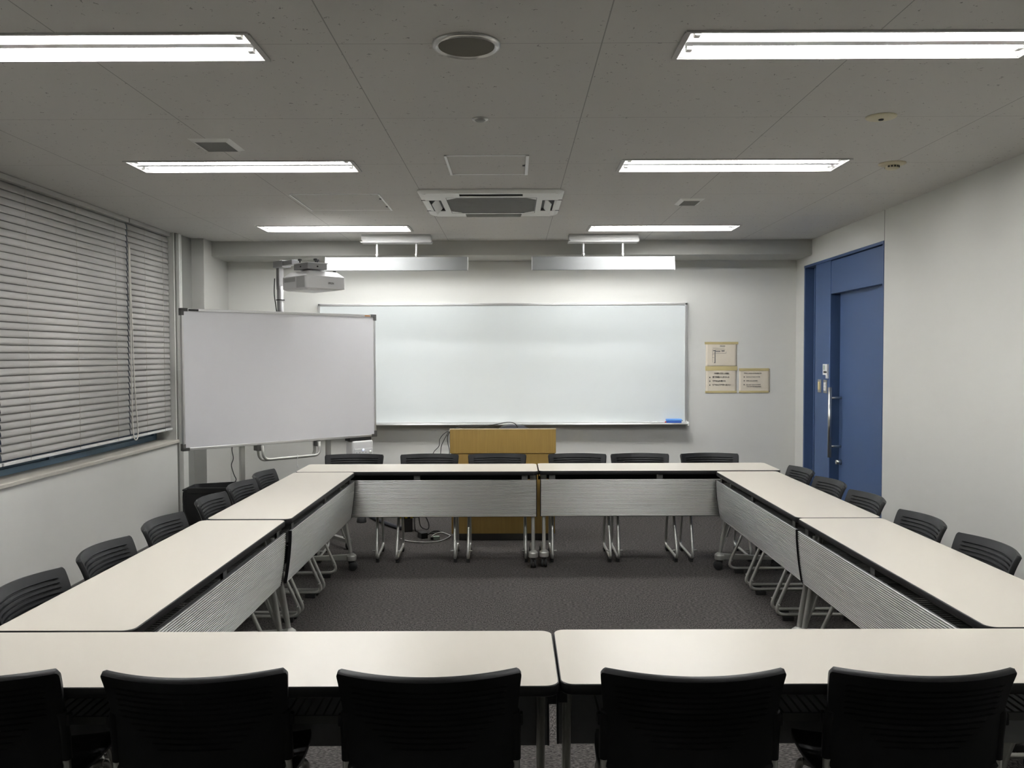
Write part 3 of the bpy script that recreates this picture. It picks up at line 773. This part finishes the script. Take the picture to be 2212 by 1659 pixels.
MB().box((0, 0, 0), (2*sl-.01, .05, .004), mx=Matrix.Translation((0, -g0-.040, -.013)) @ Matrix.Rotation(radians(8), 4, 'X')).build('air_flap', 'darkgrey', t)  # near flap coloured dark to stand in for its unlit face

# ------------------------------------------------------------------ front wall whiteboard
wx0, wx1, wz0, wz1 = -1.895, 1.69, .905, 2.083
t = thing('whiteboard', 'long wall-mounted whiteboard with aluminium frame and tray', 'whiteboard', ((wx0+wx1)/2, YF, wz0))
hw_ = (wx1-wx0)/2; hh = wz1-wz0
MB().span(-hw_+.02, hw_-.02, -.034, -.026, .02, hh-.016).build('writing_surface', 'whiteboard', t)
m = MB(); m.span(-hw_, hw_, -.045, 0, hh-.022, hh, bev=.003); m.span(-hw_, -hw_+.022, -.045, 0, 0, hh, bev=.003); m.span(hw_-.022, hw_, -.045, 0, 0, hh, bev=.003); m.span(-hw_, hw_, -.04, 0, 0, .022)
m.build('board_frame', 'alu_frame', t)
m = MB(); m.poly([(-hw_, -.03, .004), (-hw_, -.03, .020), (-hw_, -.110, .010), (-hw_, -.120, .014), (-hw_, -.123, .004), (-hw_, -.115, -.004), (-hw_, -.03, -.004)], (2*hw_, 0, 0)); m.build('marker_tray', 'alu_frame', t)
for s in (-1, 1): MB().span(s*hw_-.006, s*hw_+.006, -.127, -.0, -.012, .024, bev=.004).build('tray_end_cap', 'offwhite', t)
zt = wz0+.014
t = thing('whiteboard_eraser', 'blue whiteboard eraser at the right end of the tray', 'eraser', (1.555, YF-.07, zt))
MB().span(-.072, .072, -.024, .024, .0, .018, bev=.003).build('felt_pad', 'eraser', t)
MB().span(-.076, .076, -.027, .027, .018, .038, bev=.007, seg=3).build('grip', 'eraser_top', t)
MB().span(.070, .086, -.008, .008, .016, .024, bev=.002).build('strap_end', 'black', t)
for x, mm, lb in ((1.29, 'black', 'black-capped marker on the tray, leftmost of three'), (1.365, 'grey', 'grey marker on the tray between two other markers'), (1.44, 'red', 'red marker on the tray touching the blue eraser')):
    t = thing('marker', lb, 'marker', (x, YF-.07, zt+.006), .04, 'markers on the tray')
    MB().tube([(-.055, 0, 0), (.03, 0, 0)], .0062, 10).build('barrel', 'white', t)
    MB().tube([(.028, 0, 0), (.058, 0, 0)], .0068, 10).build('cap', mm, t)

# notices
def notice(x0, x1, z0, z1, label):
    t = thing('notice', label, 'notice', ((x0+x1)/2, YF, (z0+z1)/2), 0, 'laminated notices taped to the wall')
    w_, h_ = (x1-x0)/2, (z1-z0)/2
    m = MB(); N = 14; G = []
    for j in range(N+1):
        row = []
        for i in range(N+1):
            u, v = i/N*2-1, j/N*2-1
            bow = .004*(1-u*u)*(1-v*v)+.0012*sin(5*u+3*v)*(1-v*v)
            row.append(m.bm.verts.new((u*w_, -.003-bow, v*h_)))
        G.append(row)
    for j in range(N):
        for i in range(N): m.bm.faces.new((G[j][i], G[j][i+1], G[j+1][i+1], G[j+1][i])).smooth = True
    o = m.build('sheet', 'paper', t); sd = o.modifiers.new('thick', 'SOLIDIFY'); sd.thickness = .0006; sd.offset = 1
    return t, w_, h_
R = (pi/2, 0, 0)
n1, w_, h_ = notice(1.878, 2.182, 1.462, 1.694, 'upper taped notice with a small L-shaped floor plan')
MB().span(-w_-.01, w_+.012, -.0068, -.0, h_-.016, h_+.008).build('tape', 'tape', n1)
text('避難経路図', .014, 'heading', 'inkgrey', n1, (.01, -.0085, h_-.038), R, 'CENTER', .05)
m = MB(); y = (-.0095, -.0088)
m.span(-.085, .03, *y, .062, .064); m.span(-.085, .045, *y, .012, .0145); m.span(-.06, .035, *y, .046, .048); m.span(-.088, -.086, *y, -.078, .05); m.span(-.066, -.058, *y, -.078, .03)
m.span(.045, .047, *y, .012, .03); m.span(-.06, -.01, *y, .028, .036); m.span(.0, .03, *y, .030, .040); m.span(-.08, -.055, *y, .034, .044); m.span(-.09, -.07, *y, -.03, -.028); m.span(-.09, -.07, *y, .0, .002); m.span(-.072, -.058, *y, -.082, -.076)
m.build('floor_plan', 'inkgrey', n1)
n2, w_, h_ = notice(1.878, 2.180, 1.212, 1.452, 'lower left taped notice with bulleted Japanese text')
MB().span(-w_-.004, w_+.006, -.0068, 0, h_-.03, h_+.012).build('tape', 'tape', n2); MB().span(-w_-.004, w_+.002, -.0068, 0, -h_-.008, -h_+.012).build('tape', 'tape', n2)
text('大地震が発生した場合', .018, 'heading', 'ink', n2, (.005, -.0085, h_-.064), R, 'CENTER', .145, .0003)
for k, (s, wd) in enumerate((('落下物等から身を守る', .163), ('教室の扉を開ける', .128), ('むやみに教室外へ出ない', .178))):
    z = h_-.101-k*.0375
    text('●', .014, 'bullet', 'ink', n2, (-.118, -.0085, z), R, 'LEFT', .012)
    text(s, .019, 'line', 'ink', n2, (-.085, -.0085, z), R, 'LEFT', wd, .0005)
n3, w_, h_ = notice(2.205, 2.505, 1.210, 1.440, 'lower right taped notice with bulleted English text')
MB().span(-w_, w_-.01, -.0068, 0, h_-.022, h_+.004).build('tape', 'tape', n3); MB().span(-w_, w_-.012, -.0068, 0, -h_-.006, -h_+.014).build('tape', 'tape', n3)
text('When a severe earthquake hits', .016, 'heading', 'ink', n3, (-.018, -.0085, h_-.049), R, 'CENTER', .172, .0002)
for k, (s, wd, dz) in enumerate((('DUCK & TAKE COVER', .135, 0), ('OPEN ALL DOORS', .11, 0), ('DO NOT RUN OUTSIDE', .14, 0), ('STAY IN THE BUILDING', .14, 0))):
    z = h_-.086-(.0375*k if k < 3 else .0375*2+.018)
    if k < 3: text('●', .014, 'bullet', 'ink', n3, (-.108, -.0085, z), R, 'LEFT', .011)
    text(s, .0145, 'line', 'ink', n3, (-.082 if k < 3 else -.077, -.0085, z), R, 'LEFT', wd, .0002)

# ------------------------------------------------------------------ lectern
t = thing('lectern', 'light wooden lectern in front of the whiteboard', 'lectern', (-.09, 7.22, 0))
MB().span(-.449, .449, 0, .024, .748, .949, bev=.002).build('desk_front', 'wood', t)
MB().span(-.451, .451, -.002, .026, .949, .955).build('top_edge', 'wood_edge', t)
MB().span(-.44, .44, .014, .036, .06, .745).build('body_panel', 'wood', t)
for s in (-1, 1): MB().span(s*.44, s*.418, .026, .44, .06, .80, bev=.002).build('side_panel', 'wood', t)
MB().span(-.44, .44, .026, .45, .80, .822, bev=.003).build('desk_top', 'wood', t)
MB().span(-.42, .42, .03, .42, 0, .06).build('plinth', 'darkgrey', t)
# things on top of the lectern
def px_at(px, py, Y):    # photo position at a chosen depth, for laying out the thin cables
    f = 1845.8; p, yw, ro = .03365, -.00159, -.0031
    F = Vector((sin(yw)*cos(p), cos(yw)*cos(p), -sin(p))); Rr = Vector((cos(yw), -sin(yw), 0)); U = Rr.cross(F)
    R2 = cos(ro)*Rr+sin(ro)*U; U2 = -sin(ro)*Rr+cos(ro)*U
    d = F*f+R2*(px-1106)-U2*(py-829.5)
    return Vector((0, 0, ZC))+d*(Y/d.y)
def cable(name, pts, r, m_, label, cat='cable', group=None):
    o = MB().tube(smooth_path(pts, 8), r, 8).build(name, m_)
    return tag(o, label, cat, group)
t = thing('cloth_pouch', 'dark rounded pouch behind the raised front lip of the lectern', 'pouch', (.0, 7.47, .822))
m = MB(); m.lathe([(0, .150), (.05, .147), (.10, .135), (.130, .112), (.145, .07), (.145, .02), (.135, 0), (0, 0)], seg=32, mx=Matrix.Diagonal((1, .62, 1, 1))); m.build('pouch_body', 'bluebag', t, smooth=60)
MB().tube(bez((-.125, -.03, .125), (0, -.11, .155), (.125, -.03, .125), 10), .0028, 6).build('zip', 'black', t)
P = [(966, 942, 7.19), (973, 932, 7.23), (985, 925, 7.26), (1004, 921.5, 7.28), (1045, 921, 7.30), (1085, 914, 7.33), (1100, 912.2, 7.36), (1112, 915, 7.38), (1118, 923, 7.40)]
cable('power_cable', [px_at(*p) for p in P], .0035, 'black', 'black cable arching over the top of the lectern')
for i, (P, lb) in enumerate(((((968, 931, 7.215), (958, 938, 7.20), (950, 949, 7.20), (948, 964, 7.22), (936, 979, 7.25), (930, 1010, 7.27)), 'outermost black cable hanging off the lectern left corner'),
          (((969, 932, 7.21), (962, 945, 7.195), (954, 962, 7.20), (952, 979, 7.21), (951, 1040, 7.22)), 'middle black cable hanging off the lectern left corner'),
          (((971, 932, 7.205), (966.5, 945, 7.195), (968, 960, 7.2), (971, 975, 7.205), (969, 1000, 7.205), (968, 1100, 7.21)), 'black cable hugging the lectern left side'))):
    cable('hanging_cable', [px_at(*p) for p in P], .003, 'black', lb, group='black cables off the lectern corner')
cable('white_cable', [px_at(970, 931, 7.21), px_at(976, 927.5, 7.24), px_at(986, 926.5, 7.27), px_at(998, 927, 7.32)], .003, 'whitecable', 'short white cable end lying on the lectern corner')

# floor electrics by the lectern
def fl(px, py): 
    v = px_at(px, py, 7.0)-Vector((0, 0, ZC)); return Vector((0, 0, ZC))+v*(-ZC/v.z)
p = fl(878, 1150)
t = thing('power_tap', 'black power block with yellow striped top on the floor by cables', 'power block', (p.x, p.y+.06, 0), .2)
MB().span(-.045, .045, -.05, .05, 0, .12, bev=.008).build('block', 'black', t)
m = MB(); m.tube([(-.075, -.03, .145), (.10, -.03, .15)], .026, 14); m.build('plug_body', 'black', t)
m = MB()
for x in (-.06, -.015, .035): m.tube([(x-.012, -.03, .145), (x+.012, -.03, .148)], .0275, 14)
m.build('yellow_stripes', 'yellow', t)
p = fl(912, 1164); t = thing('power_adaptor', 'small black power adaptor on the carpet left of the lectern', 'adaptor', (p.x, p.y+.04, 0), .5)
MB().span(-.03, .03, -.045, .045, 0, .05, bev=.006).build('adaptor_body', 'black', t); MB().tube([(0, .045, .025), (0, .07, .022)], .006, 8).build('strain_relief', 'rubber', t)
p = fl(942, 1167); t = thing('cable_plug', 'pale green plug lying on the carpet by the lectern', 'plug', (p.x, p.y+.02, 0), .15)
MB().span(-.025, .028, -.016, .016, 0, .032, bev=.005).build('plug_body', 'greenplug', t); MB().span(-.05, -.024, -.013, .013, .002, .026, bev=.004).build('plug_base', 'black', t)
cable('floor_cable', [fl(x, y)+Vector((0, 0, .006)) for x, y in ((866, 1165), (880, 1170), (910, 1173), (940, 1172), (960, 1167), (972, 1160), (970, 1157), (955, 1152), (940, 1155), (932, 1162))], .005, 'whitecable', 'white cable looped on the carpet left of the lectern')
cable('floor_cable', [px_at(897, 1105, 7.40), px_at(895.5, 1125, 7.36), px_at(897, 1145, 7.34), fl(902, 1156)+Vector((0, 0, .03)), fl(910, 1160)+Vector((0, 0, .03))], .005, 'black', 'black cord hanging down to the power adaptor')
cable('floor_cable', [px_at(904, 1108, 7.42), px_at(908, 1135, 7.4), px_at(920, 1143, 7.38), px_at(926, 1140, 7.38), px_at(925, 1128, 7.4), px_at(916, 1110, 7.42)], .005, 'black', 'black cord hanging in a loop left of the lectern')
cable('floor_cable', [fl(924, 1156)+Vector((0, 0, .006)), fl(936, 1149)+Vector((0, 0, .006)), fl(950, 1149)+Vector((0, 0, .006)), fl(950, 1152)+Vector((0, 0, .006)), fl(930, 1153)+Vector((0, 0, .006))], .006, 'black', 'black cord folded flat on the carpet by the green plug')
cable('cable_sleeve', [fl(800, 1120)+Vector((0, 0, .02)), fl(825, 1131)+Vector((0, 0, .02)), fl(845, 1139)+Vector((0, 0, .02)), fl(868, 1146)+Vector((0, 0, .02))], .018, 'bluebag', 'thick dark cable sleeve running to the yellow-striped power block')
p = fl(781, 1128); t = thing('outlet_block', 'round black outlet block on the carpet under the mobile board', 'outlet block', (p.x, p.y, 0))
MB().lathe([(0, .05), (.03, .05), (.042, .04), (.046, .01), (.046, 0), (0, 0)], seg=24).build('outlet_body', 'rubber', t, smooth=50); MB().lathe([(0, .053), (.012, .053), (.014, .05), (0, .049)], seg=16).build('cap', 'grey', t)

# ------------------------------------------------------------------ mobile board with stand
B0 = Vector((-2.436, 6.274, 0)); B1 = Vector((-1.187, 7.392, 0)); u = (B1-B0).normalized(); bw = (B1-B0).length; ang = math.atan2(u.y, u.x)
t = thing('mobile_whiteboard', 'large angled mobile whiteboard on a stand, standing left', 'whiteboard', (B0+B1)/2, ang)
h0 = -bw/2; h1 = bw/2; zb, zt = .880, 1.930       # local x along board, local -y faces the room
o = MB().span(h0+.016, h1-.016, .004, .03, zb+.016, zt-.016).build('board_surface', 'screen', t)
m = MB(); m.span(h0, h1, -.002, .036, zt-.02, zt, bev=.003); m.span(h0, h1, -.002, .036, zb, zb+.02, bev=.003); m.span(h0+.004, h0+.02, -.001, .036, zb, zt, bev=.003); m.span(h1-.02, h1-.004, -.001, .036, zb, zt, bev=.003)
m.build('board_frame', 'alu_frame', t)
for sx in (h0, h1):
    for z, q in ((zb, 1), (zt, -1)):
        s = 1 if sx == h0 else -1; m = MB()
        m.span(sx-s*.003, sx+s*.05, -.005, .04, z-q*.003, z+q*.021, bev=.003); m.span(sx-s*.003, sx+s*.021, -.005, .04, z-q*.003, z+q*.05, bev=.003); m.build('corner_cap', 'darkgrey', t)
MB().span(h0+.055, h0+.13, -.0035, .02, zt-.018, zt-.004).build('nameplate', 'black', t)
MB().span(h1-.11, h1-.06, -.0035, .02, zt-.016, zt-.006).build('frame_label', 'orange', t)
for s in (.483, 1.24):
    MB().span(h0+s-.018, h0+s+.018, .05, .085, .07, 1.62, bev=.004).build('stand_post', 'silver', t)
    m = MB(); m.span(h0+s-.02, h0+s+.02, -.26, .40, .055, .085, bev=.005); ft = m.build('stand_foot', 'silver', t)
    for yy in (-.235, .375):
        m = MB(); m.lathe([(0, -.01), (.024, -.01), (.027, 0), (.024, .01), (0, .01)], seg=20, mx=Matrix.Translation((h0+s, yy, .027)) @ Matrix.Rotation(pi/2, 4, 'Y')); m.box((h0+s, yy, .05), (.02, .03, .02)); m.build('caster', 'rubber', ft, smooth=40)
MB().span(h0+.483, h0+1.24, .055, .08, .30, .34).span(h0+.483, h0+1.24, .04, .08, 1.5, 1.56).build('cross_bar', 'silver', t)
cxm = (.596+1.113)/2; hwid = (1.113-.596)/2
for yy, dz, mm in ((-.03, 0, 'tube'), (.05, -.012, 'silver')):
    q = fillet([(h0+cxm-hwid+.012, yy, zb-.004), (h0+cxm-hwid+.02, yy, zb-.115+dz), (h0+cxm+hwid-.005, yy, zb-.115+dz), (h0+cxm+hwid-.012, yy, zb-.004)], .07, 8)
    MB().tube(q, .0115, 12).build('handle', mm, t)
for s in (-1, 1): MB().span(h0+cxm+s*hwid-.02, h0+cxm+s*hwid+.016, -.01, .06, zb-.045, zb+.004, bev=.004).build('handle_bracket', 'darkgrey', t)
m = MB(); sx = h0+.90; m.tube([(sx, -.045, zb-.095), (sx, -.045, zb-.135)], .0022, 6); m.tube([(sx, -.04, zb-.17), (sx+.004, -.04, zb-.205)], .0035, 6); m.tube([(sx, -.042, zb-.135), (sx, -.04, zb-.17)], .0008, 6); m.build('tag_string', 'white', t)
pu = MB().span(h0+1.427, h0+1.632, -.012, .10, .66, .852, bev=.016, seg=3).build('control_box', 'white', t, smooth=40)
MB().span(h0+1.447, h0+1.628, -.0165, -.01, .70, .785, bev=.004).build('button_panel', 'white', pu)
MB().box((h0+1.53, -.018, .775), (.010, .004, .008)).build('blue_indicator', 'led', pu)
MB().lathe([(0, 0), (.012, 0), (.013, .006), (.010, .012), (0, .012)], seg=16, mx=Matrix.Translation((h0+1.600, -.016, .752)) @ Matrix.Rotation(pi/2, 4, 'X')).build('dial', 'offwhite', pu)
m = MB()
for k in range(4): m.box((h0+1.465+.03*k, -.017, .752), (.008, .002, .006))
m.build('buttons', 'grey', pu)
MB().span(h0+1.41, h0+1.62, .0, .08, .852, .884).build('box_bracket', 'black', t)

# projector on its pole
u45 = Vector((cos(radians(45)), sin(radians(45)), 0))
t = thing('projector_mount', 'grey pole with a horizontal arm behind the mobile board', 'projector mount', (-1.875, 6.90, 1.45), radians(45))
# local: x along the board, -y towards the room
m = MB(); m.box((0, 0, .13), (.10, .06, .16), bev=.006); m.build('clamp', 'steel_dark', t)
MB().tube([(0, 0, .10), (0, 0, .69)], .026, 18).build('lower_pole', 'steel_dark', t)
MB().tube([(0, 0, .575), (0, 0, .582)], .034, 18).build('ring', 'black', t)
MB().box((-.002, 0, .76), (.044, .044, .20), bev=.006).build('upper_pole', 'steel_dark', t)
MB().span(-.035, .035, -.24, .035, .842, .882, bev=.004).span(-.041, .041, -.10, .04, .834, .888, bev=.004).build('arm', 'steel_dark', t)
# slide plate box, near corner at (-1.556, 6.50)
def W2L(v): return Matrix.Rotation(-radians(45), 4, 'Z') @ (Vector(v)-Vector((-1.875, 6.90, 1.45)))
q = W2L((-1.556, 6.50, 2.24))
m = MB(); m.span(q.x, q.x+.17, q.y, q.y+.20, q.z, q.z+.046, bev=.002)
pl = m.build('slide_plate', 'steel_dark', t)
MB().span(q.x-.004, q.x+.175, q.y-.004, q.y+.21, q.z+.046, q.z+.052).build('plate_lid', 'white', pl)
m = MB()
for a_, c_ in ((q.x+.085, q.y-.002), (q.x-.002, q.y+.10)):
    mx = Matrix.Translation((a_, c_, q.z+.022)) @ (Matrix.Rotation(pi/2, 4, 'X') if c_ < q.y else Matrix.Rotation(pi/2, 4, 'Y'))
    m.lathe([(0, -.002), (.006, -.002), (.006, .002), (0, .002)], seg=14, mx=mx)
m.build('screw_hole', 'black', pl)
m = MB()
for a_, c_ in ((.03, .16), (.10, .05), (.14, .09)): m.lathe([(0, .034), (.014, .034), (.016, .028), (.014, .020), (.006, .018), (.005, 0), (0, 0)], (q.x+a_, q.y+c_, q.z+.052), 16)
m.build('adjuster_knob', 'black', pl, smooth=40)
cable('mount_cable', [Vector((-1.915, 6.885, 2.20)), Vector((-1.918, 6.88, 2.08)), Vector((-1.905, 6.875, 1.98)), Vector((-1.90, 6.88, 1.93))], .004, 'black', 'black cable running down the projector pole')
cn = Vector((-1.558, 6.45, 0)); S1 = .35
t = thing('projector', 'grey short-throw projector hung under the arm above the mobile board', 'projector', cn+u45*S1/2+Vector((-u45.y, u45.x, 0))*S1/2+Vector((0, 0, 2.095)), radians(45))
a = S1/2
m = MB(); R_ = rounded(-a, a, -a, a, .018, 4); Ri = rounded(-a+.045, a-.045, -a+.04, a-.04, .014, 4); Rb = rounded(-a+.02, a-.08, -a+.012, a-.03, .014, 4)
rr = [[m.bm.verts.new((x, y, z)) for x, y in Q] for Q, z in ((Rb, -.014), (R_, .0), (R_, .092), (Ri, .132))]
for A, B in zip(rr, rr[1:]):
    for k in range(len(A)): m.bm.faces.new((A[k], A[(k+1) % len(A)], B[(k+1) % len(A)], B[k]))
m.bm.faces.new(rr[0]); m.bm.faces.new(rr[-1]); m.build('body', 'proj', t, smooth=35)
m = MB(); m.span(-a-.0015, -a+.001, -.02, .14, .052, .084)
for k in range(5): m.span(-a-.004, -a, -.02, .14, .054+.0065*k, .057+.0065*k)
m.build('vent_grille', 'proj_side', t)
m = MB(); m.span(-a-.002, -a+.001, -a+.02, -.04, .004, .088); m.build('side_panel', 'proj_side', t)
text('EPSON', .021, 'logo', 'darkgrey', t, (.045, -a-.001, .034), (pi/2, 0, 0), 'CENTER', .05, .0006)
MB().lathe([(0, .016), (.012, .016), (.014, .010), (.010, 0), (0, 0)], (a-.06, -a+.06, .128), 14).build('foot_screw', 'black', t, smooth=40)
MB().span(-.07, .07, -.07, .07, .128, .147).build('mount_plate', 'white', t)

# black bag and its low stand, cord, dark bag on the right
t = thing('low_stand', 'low black stand under the equipment bag in the corner', 'stand', (-2.50, 7.18, 0), .05)
MB().span(-.24, .24, -.18, .18, .165, .185, bev=.004).build('shelf', 'black', t)
for sx in (-1, 1):
    for sy in (-1, 1): MB().tube([(sx*.21, sy*.15, 0), (sx*.21, sy*.15, .17)], .012, 10).build('leg', 'black', t)
t = thing('equipment_bag', 'open black equipment bag behind the window-side chairs', 'bag', (-2.50, 7.18, .185), .05)
m = MB(); prof = ((.0, .94, .94), (.03, 1., 1.), (.15, 1.02, 1.0), (.26, 1.0, .97), (.29, .98, .95)); rr = []
for z, kx, ky in prof: rr.append([m.bm.verts.new((x*kx, y*ky, z+(.045*(x+.25) if z > .2 else 0))) for x, y in rounded(-.245, .245, -.175, .175, .05)])
for A, B in zip(rr, rr[1:]):
    for k in range(len(A)): m.bm.faces.new((A[k], A[(k+1) % len(A)], B[(k+1) % len(A)], B[k]))
m.bm.faces.new(rr[0]); ins = [m.bm.verts.new((v.co.x*.92, v.co.y*.90, v.co.z-.06)) for v in rr[-1]]
for k in range(len(ins)): m.bm.faces.new((rr[-1][k], rr[-1][(k+1) % len(ins)], ins[(k+1) % len(ins)], ins[k]))
m.bm.faces.new(ins); m.build('bag_body', 'bag', t, smooth=50)
m = MB(); m.tube([(v[0]*1.0, v[1]*1.0, .285+.045*(v[0]+.25)) for v in rounded(-.245, .245, -.172, .172, .05)], .007, 8, closed=True); m.build('rim', 'rubber', t)
m = MB(); m.box((0, -.17, .285), (.40, .02, .05), bev=.008); m.tube(bez((-.24, -.14, .27), (-.22, -.25, .12), (-.17, -.19, .02), 8), .005, 6); m.build('strap', 'black', t)
MB().span(.085, .17, -.190, -.186, .10, .135).build('white_label', 'white', t)
cable('hanging_cable', [px_at(503, 958, 7.28), px_at(501, 972, 7.28), px_at(504, 990, 7.27), px_at(500, 1005, 7.26), px_at(505, 1024, 7.24), px_at(510, 1036, 7.22), px_at(504, 1045, 7.2)], .004, 'black', 'wavy black cord hanging from the mobile board to the bag')

# ------------------------------------------------------------------ camera, world, render look
cam = bpy.data.cameras.new('camera'); co = bpy.data.objects.new('camera', cam); COL.objects.link(co)
cam.sensor_width = 36; cam.lens = 36*1845.8/2212; cam.clip_start = .02
p, yw, ro = radians(1.928), radians(-.091), radians(-.178)
F = Vector((sin(yw)*cos(p), cos(yw)*cos(p), -sin(p))); Rr = Vector((cos(yw), -sin(yw), 0)); U = Rr.cross(F)
R2 = cos(ro)*Rr+sin(ro)*U; U2 = -sin(ro)*Rr+cos(ro)*U
mx = Matrix((R2, U2, -F)).transposed().to_4x4(); mx.translation = (0, 0, ZC)
co.matrix_world = mx
S.camera = co
wd = bpy.data.worlds.new('night'); S.world = wd; wd.use_nodes = True
wd.node_tree.nodes['Background'].inputs[0].default_value = (.004, .006, .010, 1)
S.view_settings.view_transform = 'Standard'; S.view_settings.look = 'None'; S.view_settings.gamma = 1; S.view_settings.use_curve_mapping = False
S.view_settings.exposure = 1.95
cy = S.cycles
cy.use_denoising = True; cy.use_adaptive_sampling = True; cy.adaptive_threshold = .025
cy.max_bounces = 8; cy.diffuse_bounces = 5; cy.glossy_bounces = 3; cy.sample_clamp_indirect = 8
